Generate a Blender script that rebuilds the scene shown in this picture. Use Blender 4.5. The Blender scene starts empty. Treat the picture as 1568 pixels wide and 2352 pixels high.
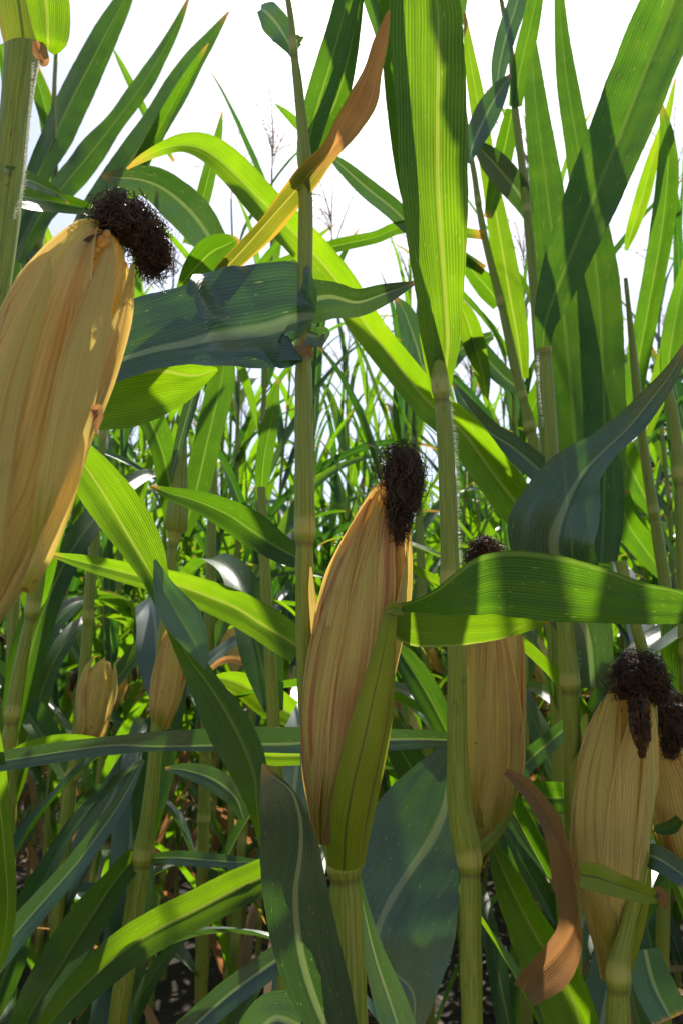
import bpy, math, random
import numpy as np
from mathutils import Vector, Matrix
R = math.radians
random.seed(7); rng = np.random.default_rng(7)
sc = bpy.context.scene

# ------------------------------------------------------------ camera
PITCH = R(12); CAMZ = 1.05; FPX = 1802.0          # focal length in pixels of a 1568x2352 frame
cam_d = bpy.data.cameras.new('camera'); cam = bpy.data.objects.new('camera', cam_d)
sc.collection.objects.link(cam); sc.camera = cam
cam.location = (0, 0, CAMZ); cam.rotation_euler = (R(90) + PITCH, 0, 0)
cam_d.sensor_fit = 'VERTICAL'; cam_d.sensor_height = 23.5; cam_d.lens = 18
cam_d.clip_start = 0.02; cam_d.clip_end = 2000
cam_d.dof.use_dof = True; cam_d.dof.focus_distance = 0.60; cam_d.dof.aperture_fstop = 9.0
# ------------------------------------------------------------ sky, sun, exposure
SUN_EL, SUN_AZ = R(52), R(9)                        # azimuth clockwise from +Y
world = bpy.data.worlds.new('World'); sc.world = world; world.use_nodes = True
wn = world.node_tree.nodes; wl = world.node_tree.links
bg = wn['Background']; bg.inputs[1].default_value = 0.108
sky = wn.new('ShaderNodeTexSky'); sky.sky_type = 'NISHITA'; sky.sun_disc = False
sky.sun_elevation = SUN_EL; sky.sun_rotation = SUN_AZ
sky.air_density = 1.0; sky.dust_density = 1.6; sky.ozone_density = 1.0
# a thin veil of high cloud pales the blue
bw = wn.new('ShaderNodeRGBToBW'); wl.new(sky.outputs[0], bw.inputs[0])
tcw = wn.new('ShaderNodeTexCoord'); cn = wn.new('ShaderNodeTexNoise'); cn.inputs['Scale'].default_value = 2.2; cn.inputs['Detail'].default_value = 6
wl.new(tcw.outputs['Generated'], cn.inputs['Vector'])
mr = wn.new('ShaderNodeMapRange'); wl.new(cn.outputs[0], mr.inputs[0]); mr.inputs[1].default_value = .35; mr.inputs[2].default_value = .65; mr.inputs[3].default_value = .0; mr.inputs[4].default_value = .30
veil = wn.new('ShaderNodeMix'); veil.data_type = 'RGBA'; wl.new(mr.outputs[0], veil.inputs[0]); wl.new(sky.outputs[0], veil.inputs[6]); wl.new(bw.outputs[0], veil.inputs[7])
wl.new(veil.outputs[2], bg.inputs[0])
sd = bpy.data.lights.new('sun', 'SUN'); sd.energy = 5.0; sd.angle = R(0.5); sd.color = (1, 0.95, 0.86)
sun = bpy.data.objects.new('sun', sd); sc.collection.objects.link(sun)
sdir = Vector((math.sin(SUN_AZ) * math.cos(SUN_EL), math.cos(SUN_AZ) * math.cos(SUN_EL), math.sin(SUN_EL)))
sun.rotation_euler = sdir.to_track_quat('Z', 'Y').to_euler(); sun.location = sdir * 20
sc.view_settings.view_transform = 'Standard'; sc.view_settings.look = 'None'
sc.view_settings.exposure = 0.80; sc.view_settings.gamma = 1.0
sc.cycles.max_bounces = 8; sc.cycles.transparent_max_bounces = 8
sc.cycles.transmission_bounces = 6; sc.cycles.diffuse_bounces = 4

# ------------------------------------------------------------ helpers
CAM = np.array([0, 0, CAMZ]); RT = np.array([1., 0, 0])
UP = np.array([0, -math.sin(PITCH), math.cos(PITCH)]); FW = np.array([0, math.cos(PITCH), math.sin(PITCH)])
def P(x, y, d):                                     # a point of the place seen at (x, y) from distance d
    return CAM + RT * ((x - 784) / FPX * d) - UP * ((y - 1176) / FPX * d) + FW * d
def nrm(v): return v / (np.linalg.norm(v, axis=-1, keepdims=True) + 1e-12)
def spline(K, n):                                   # Catmull-Rom through the rows of K
    K = np.asarray(K, float); m = len(K)
    E = np.vstack([2 * K[0] - K[1], K, 2 * K[-1] - K[-2]])
    seg = np.linalg.norm(K[1:, :2] - K[:-1, :2], axis=1); cum = np.concatenate([[0], np.cumsum(seg)])
    out = []
    for s in np.linspace(0, cum[-1], n):
        i = min(max(np.searchsorted(cum, s, side='right') - 1, 0), m - 2)
        t = (s - cum[i]) / max(seg[i], 1e-9)
        a, b, c, d = E[i], E[i + 1], E[i + 2], E[i + 3]
        out.append(0.5 * (2 * b + (c - a) * t + (2 * a - 5 * b + 4 * c - d) * t * t + (3 * b - a - 3 * c + d) * t ** 3))
    return np.array(out)
def mesh_data(name, V, F, UV, mat, tone=None):
    V = np.asarray(V, float)
    me = bpy.data.meshes.new(name); me.from_pydata(V.tolist(), [], F)
    uvl = me.uv_layers.new(name='UVMap')
    idx = np.empty(len(me.loops), dtype=np.int32); me.loops.foreach_get('vertex_index', idx)
    uvl.data.foreach_set('uv', np.asarray(UV, float)[idx].ravel().astype(np.float32))
    if tone is not None:
        at = me.attributes.new('tone', 'FLOAT', 'POINT'); at.data.foreach_set('value', np.asarray(tone, np.float32))
    me.polygons.foreach_set('use_smooth', np.ones(len(me.polygons), dtype=bool))
    me.materials.append(mat); me.update()
    return me
def link(name, me, parent=None):
    o = bpy.data.objects.new(name, me); sc.collection.objects.link(o)
    if parent is not None: o.parent = parent
    return o
def grid_faces(nr, nc, off=0, closed=False):
    F = []
    for i in range(nr - 1):
        for j in range(nc if closed else nc - 1):
            a = off + i * nc + j; b = off + i * nc + (j + 1) % nc
            F.append((a, b, b + nc, a + nc))
    return F
class Geo:                                          # gathers pieces of one mesh
    def __init__(s): s.V = []; s.F = []; s.U = []; s.T = []; s.n = 0
    def add(s, V, F, U, T=None):
        s.V.append(V); s.U.append(U); s.F += [tuple(k + s.n for k in f) for f in F]
        s.T.append(np.zeros(len(V)) if T is None else T); s.n += len(V)
    def mesh(s, name, mat):
        return mesh_data(name, np.vstack(s.V), s.F, np.vstack(s.U), mat, np.concatenate(s.T))
def ribbon(C, S, N, hw, mid, nu=9, fold=0.0, cup=0.0, ruf=0.0, rufk=9.0, ph=0.0, rib=0.02):
    n = len(C); us = np.linspace(-1, 1, nu)
    t = np.linspace(0, 1, n)
    ln = np.concatenate([[0], np.cumsum(np.linalg.norm(C[1:] - C[:-1], axis=1))])
    V = np.zeros((n, nu, 3)); U = np.zeros((n, nu, 2))
    for j, u in enumerate(us):
        dist = np.abs(u - mid) / (1 + np.abs(mid))
        off = fold * (dist - 0.5) + cup * (1 - u * u)
        wv = math.copysign(1, u) * 0.9
        off = off + ruf * abs(u) ** 1.6 * (np.sin(ln * rufk * 6.28 + ph + wv) + 0.5 * np.sin(ln * rufk * 15.1 + 2 * ph + wv * 3))
        off = off + (0.020 * np.sin(u * 8.5 + ln * 4 + ph) + 0.012 * np.sin(u * 17 - ln * 7 + 2 * ph)) * (1 if ruf > 0 else 0)
        off = off + rib * np.clip(1 - np.abs(u - mid) / 0.3, 0, 1)
        ed = 1 + (0.012 * np.sin(ln * 410 + ph * 7 + wv) * np.sin(ln * 173 + wv * 5) if abs(u) > .98 else 0) + ruf * 0.10 * np.sin(ln * rufk * 9 + ph * 3 + wv * 2) * abs(u)
        V[:, j] = C + S * (hw * u * ed)[:, None] + N * (hw * off)[:, None]
        U[:, j, 0] = (u - mid) * 0.5; U[:, j, 1] = t
    return V.reshape(-1, 3), grid_faces(n, nu), U.reshape(-1, 2)
def tube(C, r, k=8, v0=0.0, v1=1.0, caps=False):
    C = np.asarray(C, float); n = len(C); r = np.broadcast_to(r, (n,)) if np.ndim(r) < 2 else r
    T = nrm(np.gradient(C, axis=0))
    ref = np.array([0.31, -0.95, 0.05]); A = nrm(np.cross(T, ref)); B = np.cross(T, A)
    th = np.linspace(0, 2 * math.pi, k, endpoint=False)
    V = C[:, None] + (A[:, None] * np.cos(th)[None, :, None] + B[:, None] * np.sin(th)[None, :, None]) * r[:, None, None]
    U = np.zeros((n, k, 2)); U[..., 0] = (th / 6.283)[None]; U[..., 1] = np.linspace(v0, v1, n)[:, None]
    F = grid_faces(n, k, closed=True)
    if caps: F += [tuple(range(k)), tuple((n - 1) * k + i for i in range(k))]
    return V.reshape(-1, 3), F, U.reshape(-1, 2)

# ------------------------------------------------------------ materials
class NT:
    def __init__(s, name):
        s.m = bpy.data.materials.new(name); s.m.use_nodes = True
        s.t = s.m.node_tree; s.n = s.t.nodes; s.n.clear(); s.out = s.N('OutputMaterial')
    def N(s, kind, **kw):
        x = s.n.new('ShaderNode' + kind)
        for k, v in kw.items(): setattr(x, k, v)
        return x
    def put(s, sock, v):
        if isinstance(v, bpy.types.NodeSocket): s.t.links.new(v, sock)
        elif v is not None: sock.default_value = v if not (isinstance(v, tuple) and len(v) == 3 and len(sock.default_value) == 4) else (*v, 1)
    def math(s, op, a, b=None, c=None, clamp=False):
        x = s.N('Math', operation=op, use_clamp=clamp); s.put(x.inputs[0], a)
        if b is not None: s.put(x.inputs[1], b)
        if c is not None: s.put(x.inputs[2], c)
        return x.outputs[0]
    def mix(s, f, a, b, blend='MIX'):
        x = s.N('Mix', data_type='RGBA', blend_type=blend); s.put(x.inputs[0], f); s.put(x.inputs[6], a); s.put(x.inputs[7], b)
        return x.outputs[2]
    def smooth(s, v, lo, hi, a=0.0, b=1.0):
        x = s.N('MapRange', interpolation_type='SMOOTHSTEP'); s.put(x.inputs[0], v)
        for i, q in enumerate((lo, hi, a, b)): x.inputs[i + 1].default_value = q
        return x.outputs[0]
    def noise(s, vec, scale, detail=2.0, rough=0.5):
        x = s.N('TexNoise'); s.put(x.inputs['Vector'], vec); x.inputs['Scale'].default_value = scale
        x.inputs['Detail'].default_value = detail; x.inputs['Roughness'].default_value = rough
        return x.outputs[0]
    def scaled(s, vec, sx, sy, sz, loc=None):
        x = s.N('Mapping'); s.put(x.inputs[0], vec); x.inputs['Scale'].default_value = (sx, sy, sz)
        if loc is not None: s.put(x.inputs['Location'], loc)
        return x.outputs[0]
    def sep(s, v):
        x = s.N('SeparateXYZ'); s.put(x.inputs[0], v); return x.outputs
    def comb(s, a, b, c):
        x = s.N('CombineXYZ'); s.put(x.inputs[0], a); s.put(x.inputs[1], b); s.put(x.inputs[2], c); return x.outputs[0]

def leaf_mat(name, refl, trans, ribc, rib_t, veins=22, rough=0.36, tmix=0.5, tipcol=(0.45, 0.25, 0.06), tip0=0.93, tip1=1.02, edge=None, spec=0.5, coat=0.0, speck=1.0, fine=True, ior=1.5, ribw=1.0):
    k = NT(name); uv = k.N('UVMap', uv_map='UVMap').outputs[0]; s = k.sep(uv)
    x, y = s[0], s[1]; oi = k.N('ObjectInfo').outputs['Random']; obc = k.N('TexCoord').outputs['Object']
    ax = k.math('ABSOLUTE', x)
    rib = k.smooth(k.math('DIVIDE', ax, k.math('SUBTRACT', 1.5, y)), 0.018 * ribw, 0.036 * ribw, 1, 0)
    sh = k.comb(oi, k.math('MULTIPLY', oi, 37.0), 0.0)
    streak = k.noise(k.scaled(uv, 46, 2.2, 1, sh), 1.0, 3, 0.6)
    blotch = k.noise(k.scaled(obc, 1, 1, 1, sh), 11.0, 3, 0.6)
    tone = k.math('MULTIPLY_ADD', streak, 0.9, k.math('MULTIPLY_ADD', blotch, 0.9, -0.15))
    tone = k.math('MULTIPLY', tone, k.math('MULTIPLY_ADD', oi, 0.4, 0.85))
    tv = k.comb(tone, tone, tone)
    rc = k.mix(1.0, (*refl, 1), tv, 'MULTIPLY'); tc = k.mix(1.0, (*trans, 1), tv, 'MULTIPLY')
    yel = k.math('MULTIPLY', k.smooth(blotch, 0.45, 0.75), k.math('MULTIPLY', oi, 0.75))
    tc = k.mix(yel, tc, (trans[0] * 1.5, trans[1] * 0.95, trans[2], 1))
    if fine:
        cs = k.math('COSINE', k.math('MULTIPLY', x, 6.2832 * veins))
        vein = k.math('POWER', k.math('MULTIPLY_ADD', cs, 0.5, 0.5), 5.0)
        rc = k.mix(k.math('MULTIPLY', vein, 0.22), rc, (refl[0] * 2.6 + .02, refl[1] * 2 + .02, refl[2] * 1.8, 1))
        tc = k.mix(k.math('MULTIPLY', vein, 0.5), tc, (min(1, trans[0] * 2.2), min(1, trans[1] * 1.5), trans[2] * 3 + .01, 1))
        sp = k.math('MULTIPLY', k.smooth(k.noise(k.scaled(uv, 30, 22, 1, sh), 1.6, 1, 0.4), 0.71, 0.75), 0.75 * speck)
        rc = k.mix(sp, rc, (0.32, 0.36, 0.16, 1)); tc = k.mix(sp, tc, (0.5, 0.6, 0.1, 1))
    if fine:
        le = k.math('MULTIPLY', k.smooth(k.noise(k.scaled(uv, 13, 9, 1, sh), 1.0, 3, 0.65), 0.685, 0.72), 0.8)
        rc = k.mix(le, rc, (0.30, 0.23, 0.10, 1)); tc = k.mix(le, tc, (0.40, 0.28, 0.05, 1))
    rc = k.mix(rib, rc, (*ribc, 1)); tc = k.mix(rib, tc, (*rib_t, 1))
    tn = k.math('ADD', y, k.math('MULTIPLY_ADD', streak, 0.18, -0.09))
    tip = k.smooth(tn, tip0, tip1)
    t2 = k.math('MULTIPLY_ADD', streak, 1.5, k.math('MULTIPLY_ADD', blotch, 1.1, -0.3)); tv2 = k.comb(t2, t2, t2)
    rc = k.mix(tip, rc, k.mix(1.0, (*tipcol, 1), tv2, 'MULTIPLY')); tc = k.mix(tip, tc, k.mix(1.0, (min(1, tipcol[0] * 1.6), tipcol[1] * 1.3, tipcol[2], 1), tv2, 'MULTIPLY'))
    if edge:
        ed = k.smooth(k.math('ADD', ax, k.math('MULTIPLY_ADD', blotch, 0.35, -0.17)), edge[0], edge[1])
        rc = k.mix(ed, rc, (*edge[2], 1)); tc = k.mix(ed, tc, (*edge[3], 1))
    bsdf = k.N('BsdfPrincipled'); k.put(bsdf.inputs['Base Color'], rc); bsdf.inputs['Specular IOR Level'].default_value = spec
    k.put(bsdf.inputs['Roughness'], k.math('MULTIPLY_ADD', streak, 0.22, rough - 0.11))
    bsdf.inputs['IOR'].default_value = ior; bsdf.inputs['Coat Weight'].default_value = coat; bsdf.inputs['Coat Roughness'].default_value = 0.3
    tr = k.N('BsdfTranslucent'); k.put(tr.inputs[0], tc)
    if fine:
        bp = k.N('Bump'); bp.inputs['Strength'].default_value = 0.22; bp.inputs['Distance'].default_value = 0.0009
        k.put(bp.inputs['Height'], k.math('ADD', k.math('MULTIPLY', cs, -0.5), k.math('MULTIPLY', streak, 1.4)))
        k.t.links.new(bp.outputs[0], bsdf.inputs['Normal'])
    mx = k.N('MixShader'); mx.inputs[0].default_value = tmix
    k.t.links.new(bsdf.outputs[0], mx.inputs[1]); k.t.links.new(tr.outputs[0], mx.inputs[2]); k.t.links.new(mx.outputs[0], k.out.inputs[0])
    return k.m
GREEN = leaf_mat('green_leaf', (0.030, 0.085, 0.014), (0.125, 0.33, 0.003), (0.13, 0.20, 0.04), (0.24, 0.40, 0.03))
BLUE = leaf_mat('waxy_leaf', (0.066, 0.138, 0.082), (0.06, 0.18, 0.008), (0.26, 0.31, 0.18), (0.2, 0.3, 0.06), veins=34, rough=0.38, tmix=0.28, ribw=1.6, spec=.6, ior=1.7, coat=0.6, speck=1.0)
FLAP = leaf_mat('glossy_leaf', (0.08, 0.17, 0.07), (0.10, 0.30, 0.01), (0.14, 0.22, 0.06), (0.24, 0.40, 0.03), rough=.3, tmix=.3, spec=.8, coat=.5, tip0=1.2, tip1=1.4)
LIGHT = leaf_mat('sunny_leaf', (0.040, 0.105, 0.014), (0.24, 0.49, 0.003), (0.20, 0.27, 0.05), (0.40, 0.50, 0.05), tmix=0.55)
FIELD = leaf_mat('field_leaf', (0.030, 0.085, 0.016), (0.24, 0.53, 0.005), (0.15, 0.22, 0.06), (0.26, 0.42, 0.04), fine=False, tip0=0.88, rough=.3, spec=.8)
DRYTIP = leaf_mat('drying_leaf', (0.05, 0.08, 0.015), (0.22, 0.26, 0.01), (0.22, 0.2, 0.05), (0.45, 0.38, 0.05), tipcol=(0.50, 0.25, 0.09), tip0=0.40, tip1=0.66,
                  edge=(0.38, 0.47, (0.36, 0.24, 0.04), (0.6, 0.38, 0.03)), speck=0)
DRY = leaf_mat('dead_leaf', (0.28, 0.18, 0.08), (0.55, 0.27, 0.07), (0.25, 0.14, 0.07), (0.5, 0.22, 0.06), tmix=0.40, rough=0.5, tipcol=(0.28, 0.18, 0.09), speck=0)
SHEATH = leaf_mat('sheath', (0.23, 0.31, 0.015), (0.34, 0.46, 0.01), (0.09, 0.14, 0.015), (0.16, 0.22, 0.01), veins=16, tmix=0.22, speck=0.2,
                  edge=(0.40, 0.5, (0.26, 0.22, 0.03), (0.5, 0.4, 0.04)), tipcol=(0.14, 0.18, 0.02))

def husk_mat(name, base, red, green, lo=0.52):
    k = NT(name); uv = k.N('UVMap', uv_map='UVMap').outputs[0]; s = k.sep(uv); obc = k.N('TexCoord').outputs['Object']
    oi = k.N('ObjectInfo').outputs['Random']; sh = k.comb(oi, k.math('MULTIPLY', oi, 17.0), 0.0)
    st = k.noise(k.scaled(uv, 60, 1.6, 1, sh), 1.0, 4, 0.65)
    wide = k.noise(k.scaled(uv, 7, 1.1, 1, sh), 1.0, 3, 0.55)
    bl = k.noise(obc, 35.0, 4, 0.6)
    c = k.mix(k.smooth(st, 0.3, 0.7), tuple(v * 0.84 for v in base) + (1,), tuple(min(1, v * 1.15) for v in base) + (1,))
    c = k.mix(k.math('MULTIPLY', k.smooth(wide, lo, lo + .16), 0.75), c, (*red, 1))
    c = k.mix(k.math('MULTIPLY', k.smooth(wide, 0.46, 0.28), 0.75), c, (base[0] * 0.88, base[1] * 1.12, base[2] * 0.75, 1))
    tmp = k.noise(k.scaled(uv, 150, 2.5, 1, sh), 1.0, 2, 0.7); c = k.mix(k.math('MULTIPLY', k.smooth(tmp, 0.45, 0.75), 0.2), c, (base[0] * .55, base[1] * .42, base[2] * .4, 1))
    grn = k.math('MULTIPLY', k.smooth(k.math('ADD', s[1], k.math('MULTIPLY', wide, 0.5)), 0.50, 0.28), 0.85)
    c = k.mix(grn, c, (*green, 1))
    spot = k.math('MULTIPLY', k.smooth(k.noise(obc, 110.0, 1, 0.4), 0.74, 0.8), 0.6)
    c = k.mix(spot, c, (0.12, 0.07, 0.03, 1))
    c = k.mix(k.math('MULTIPLY', k.smooth(bl, 0.58, 0.78), 0.22), c, (0.36, 0.22, 0.10, 1))
    tn = k.N('Attribute', attribute_name='tone').outputs['Fac']; tn = k.math('ADD', tn, k.math('MULTIPLY_ADD', wide, .12, -.06))
    band = k.math('MULTIPLY', k.smooth(tn, .62, .90), k.math('MULTIPLY_ADD', bl, .8, .05)); c = k.mix(band, c, (base[0] * .72, base[1] * .55, base[2] * .5, 1))
    c = k.mix(k.math('MULTIPLY', k.smooth(tn, .93, .97), .8), c, (base[0], base[1] * 1.05, base[2] * 1.3, 1))
    cs = k.math('COSINE', k.math('MULTIPLY', s[0], 6.2832 * 42))
    c = k.mix(k.math('MULTIPLY', k.smooth(cs, 0.3, 1.0), 0.16), c, (base[0] * .5, base[1] * .42, base[2] * .35, 1))
    b = k.N('BsdfPrincipled'); k.put(b.inputs['Base Color'], c); b.inputs['Roughness'].default_value = 0.55
    b.inputs['Specular IOR Level'].default_value = 0.3
    bp = k.N('Bump'); bp.inputs['Strength'].default_value = 0.6; bp.inputs['Distance'].default_value = 0.0012
    k.put(bp.inputs['Height'], k.math('ADD', k.math('MULTIPLY', cs, 0.5), k.math('MULTIPLY_ADD', st, 1.3, k.math('MULTIPLY', bl, 0.7))))
    k.t.links.new(bp.outputs[0], b.inputs['Normal'])
    tr = k.N('BsdfTranslucent'); k.put(tr.inputs[0], k.mix(1.0, c, (1.0, 0.8, 0.45, 1), 'MULTIPLY'))
    mx = k.N('MixShader'); mx.inputs[0].default_value = 0.42
    k.t.links.new(b.outputs[0], mx.inputs[1]); k.t.links.new(tr.outputs[0], mx.inputs[2]); k.t.links.new(mx.outputs[0], k.out.inputs[0])
    return k.m
HUSK = husk_mat('dry_husk', (0.94, 0.76, 0.27), (0.66, 0.27, 0.13), (0.50, 0.46, 0.04))
HUSK2 = husk_mat('pale_husk', (0.95, 0.80, 0.31), (0.76, 0.47, 0.14), (0.50, 0.48, 0.06))
HUSKP = husk_mat('flushed_husk', (0.94, 0.76, 0.28), (0.64, 0.22, 0.14), (0.50, 0.46, 0.04), lo=.46)
def stalk_mat():
    k = NT('stalk'); uv = k.N('UVMap', uv_map='UVMap').outputs[0]; obc = k.N('TexCoord').outputs['Object']
    tone = k.N('Attribute', attribute_name='tone').outputs['Fac']; oi = k.N('ObjectInfo').outputs['Random']
    st = k.noise(k.scaled(uv, 34, 3, 1), 1.0, 3, 0.6); bl = k.noise(k.scaled(obc, 1, 1, .35), 26.0, 3, 0.6)
    c = k.mix(k.smooth(st, 0.3, 0.7), (0.19, 0.25, 0.02, 1), (0.34, 0.38, 0.05, 1))
    c = k.mix(k.math('MULTIPLY', k.smooth(bl, 0.5, 0.8), 0.6), c, (0.36, 0.31, 0.05, 1))
    z = k.sep(obc)[2]
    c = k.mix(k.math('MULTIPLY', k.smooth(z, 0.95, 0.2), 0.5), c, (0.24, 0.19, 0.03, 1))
    c = k.mix(k.smooth(tone, 0.1, 0.9), c, (0.46, 0.44, 0.10, 1))
    dk = k.math('MULTIPLY', k.smooth(tone, -0.1, -0.9), 0.8); c = k.mix(dk, c, (0.12, 0.07, 0.03, 1))
    brown = k.math('MULTIPLY', k.smooth(k.noise(k.scaled(uv, 3, 2, 1), 1.3, 3, .6), 0.62, 0.75), k.math('MULTIPLY_ADD', oi, 0.7, 0.1))
    c = k.mix(brown, c, (0.30, 0.19, 0.08, 1))
    sx = k.sep(uv)[0]
    for c0, w0 in ((.17, .012), (.80, .010)):
        sm = k.math('MULTIPLY', k.smooth(k.math('ABSOLUTE', k.math('SUBTRACT', k.math('ADD', sx, k.math('MULTIPLY', bl, .03)), c0)), w0, w0 * .4), .55)
        c = k.mix(sm, c, (0.16, 0.10, 0.03, 1))
    spt = k.math('MULTIPLY', k.smooth(k.noise(k.scaled(obc, 1, 1, .25), 190.0, 1, 0.4), 0.70, 0.78), 0.5); c = k.mix(spt, c, (0.09, 0.07, 0.03, 1))
    b = k.N('BsdfPrincipled'); k.put(b.inputs['Base Color'], c); b.inputs['Roughness'].default_value = 0.42
    b.inputs['Subsurface Weight'].default_value = 0.12; b.inputs['Subsurface Radius'].default_value = (0.01, 0.012, 0.003); b.inputs['Subsurface Scale'].default_value = 0.6
    bp = k.N('Bump'); bp.inputs['Strength'].default_value = 0.5; bp.inputs['Distance'].default_value = 0.001
    k.put(bp.inputs['Height'], k.math('ADD', st, k.math('MULTIPLY', k.math('COSINE', k.math('MULTIPLY', k.sep(uv)[0], 6.2832 * 26)), 0.25)))
    k.t.links.new(bp.outputs[0], b.inputs['Normal']); k.t.links.new(b.outputs[0], k.out.inputs[0])
    return k.m
STALK = stalk_mat()
def plain(name, c1, c2, scale, rough, tmix=0.0, spec=0.4, bump=0.0):
    k = NT(name); obc = k.N('TexCoord').outputs['Object']; n = k.noise(obc, scale, 4, 0.6)
    c = k.mix(k.smooth(n, 0.3, 0.7), (*c1, 1), (*c2, 1))
    b = k.N('BsdfPrincipled'); k.put(b.inputs['Base Color'], c); b.inputs['Roughness'].default_value = rough
    b.inputs['Specular IOR Level'].default_value = spec; o = b.outputs[0]
    if bump:
        bp = k.N('Bump'); bp.inputs['Strength'].default_value = 0.8; bp.inputs['Distance'].default_value = bump
        k.put(bp.inputs['Height'], n); k.t.links.new(bp.outputs[0], b.inputs['Normal'])
    if tmix:
        tr = k.N('BsdfTranslucent'); k.put(tr.inputs[0], c); mx = k.N('MixShader'); mx.inputs[0].default_value = tmix
        k.t.links.new(o, mx.inputs[1]); k.t.links.new(tr.outputs[0], mx.inputs[2]); o = mx.outputs[0]
    k.t.links.new(o, k.out.inputs[0]); return k.m
SILK = plain('dried_silk', (0.018, 0.011, 0.008), (0.12, 0.062, 0.036), 160, 0.42)
SILKBR = plain('brown_silk', (0.05, 0.02, 0.01), (0.14, 0.06, 0.025), 60, 0.5)
TASSEL = plain('tassel_chaff', (0.30, 0.20, 0.10), (0.48, 0.34, 0.2), 90, 0.7, 0.3)
KERNEL = plain('kernel', (0.42, 0.18, 0.03), (0.70, 0.36, 0.06), 120, 0.3)
HAIR = plain('pale_hair', (0.8, 0.82, 0.75), (0.9, 0.9, 0.85), 50, 0.5, 0.5)
SOIL = plain('soil', (0.014, 0.010, 0.006), (0.038, 0.026, 0.017), 9, 0.95, bump=0.03)
LITTER = plain('litter', (0.05, 0.035, 0.02), (0.17, 0.12, 0.07), 14, 0.8)
BOUNCE = plain('bounce_soil', (0.32, 0.25, 0.13), (0.44, 0.35, 0.2), 3, 0.9, bump=0.01)  # pale, for the light-bouncing strip added behind the camera
BARK = plain('bark', (0.05, 0.04, 0.03), (0.11, 0.09, 0.07), 12, 0.9)
CROWN = plain('tree_leaf', (0.02, 0.05, 0.018), (0.05, 0.10, 0.03), 0.9, 0.5, 0.35)

# ------------------------------------------------------------ plants
def tag(o, label=None, cat=None, group=None, kind=None):
    if label: o['label'] = label
    if cat: o['category'] = cat
    if group: o['group'] = group
    if kind: o['kind'] = kind
    return o
class Plant: pass
def stalk_geo(C, r, nodes, k=18):
    """C centreline, r radii, nodes: list of row indices that carry a joint ring"""
    n = len(C); r = np.array(r, float); tone = np.zeros(n)
    ln = np.concatenate([[0], np.cumsum(np.linalg.norm(C[1:] - C[:-1], axis=1))])
    for q in nodes:
        dd = ln - ln[q]
        r *= 1 + 0.10 * np.exp(-(dd / 0.006) ** 2) + 0.06 * np.exp(-((dd - 0.012) / 0.012) ** 2) - 0.12 * np.exp(-((dd + 0.012) / 0.007) ** 2)
        tone += 1.0 * np.exp(-((dd - 0.004) / 0.008) ** 2) - 0.7 * np.exp(-((dd + 0.009) / 0.004) ** 2)
    V, F, U = tube(C, r, k, 0, ln[-1] * 3)
    return V, F, U, np.repeat(tone, k)
def plant(label, st, nodes=(), extra_top=0.45, top_dir=None, group=None, top_leaves=2, name='corn_plant', cat='corn plant'):
    """st: stations (x, y, width, distance) from the bottom up; nodes: pixel heights of joints"""
    p = Plant()
    K = spline([s[:4] for s in st], max(30, int(abs(st[0][1] - st[-1][1]) / 9)))
    C = np.array([P(*q[[0, 1, 3]]) for q in K]); rad = K[:, 2] * K[:, 3] / FPX / 2
    idx = [int(np.argmin(np.abs(K[:, 1] - y))) for y in nodes]
    zs = np.arange(C[0][2] - 0.02, 0.0, -0.02)[::-1]; nb = len(zs)
    drift = (C[0] - C[min(6, len(C) - 1)]); drift = drift / max(abs(drift[2]), 1e-3)
    dd = (C[0][2] - zs)
    low = np.stack([C[0][0] + drift[0] * dd * 0.4, C[0][1] + drift[1] * dd * 0.25, zs], 1)
    C2 = np.vstack([low, C]); r2 = np.concatenate([np.full(nb, rad[0] * 1.02), rad])
    nidx = [i + nb for i in idx] + [i for i in range(4, nb - 4, 9)]
    if extra_top:
        m = int(extra_top / 0.02); d = nrm(C[-1] - C[-8]); d = nrm(d * 0.6 + np.array([0, 0, 0.5])) if top_dir is None else nrm(np.array(top_dir, float))
        top = C[-1] + d * (np.arange(1, m + 1) * 0.02)[:, None]
        C2 = np.vstack([C2, top]); r2 = np.concatenate([r2, np.linspace(rad[-1], 0.003, m)])
        nidx += [len(C2) - m + 8] if m > 9 else []
    for i in range(len(C2)):                          # a natural, slightly wavering outline
        r2[i] *= 1 + 0.012 * math.sin(i * 0.37) + 0.01 * math.sin(i * 0.11 + 1)
    V, F, U, T = stalk_geo(C2, r2, nidx)
    base = C2[0].copy(); base[2] = 0
    root = bpy.data.objects.new(name, None); sc.collection.objects.link(root); root.location = base; root.empty_display_size = 0.1
    tag(root, label, cat, group)
    p.root = root; p.base = base; p.C = C2
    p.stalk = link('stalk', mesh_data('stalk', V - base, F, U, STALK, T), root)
    if extra_top and top_leaves:
        for i in range(top_leaves):
            j = len(C2) - 1 - int(m * (0.15 + 0.6 * i / top_leaves))
            V, F, U = free_leaf(C2[j], rng.uniform(0, 6.28), rng.uniform(0.28, 0.45), 0.045, R(80), R(45), seed=i)
            link('leaf', mesh_data('leaf', V - base, F, U, GREEN), root)
    return p
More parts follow.
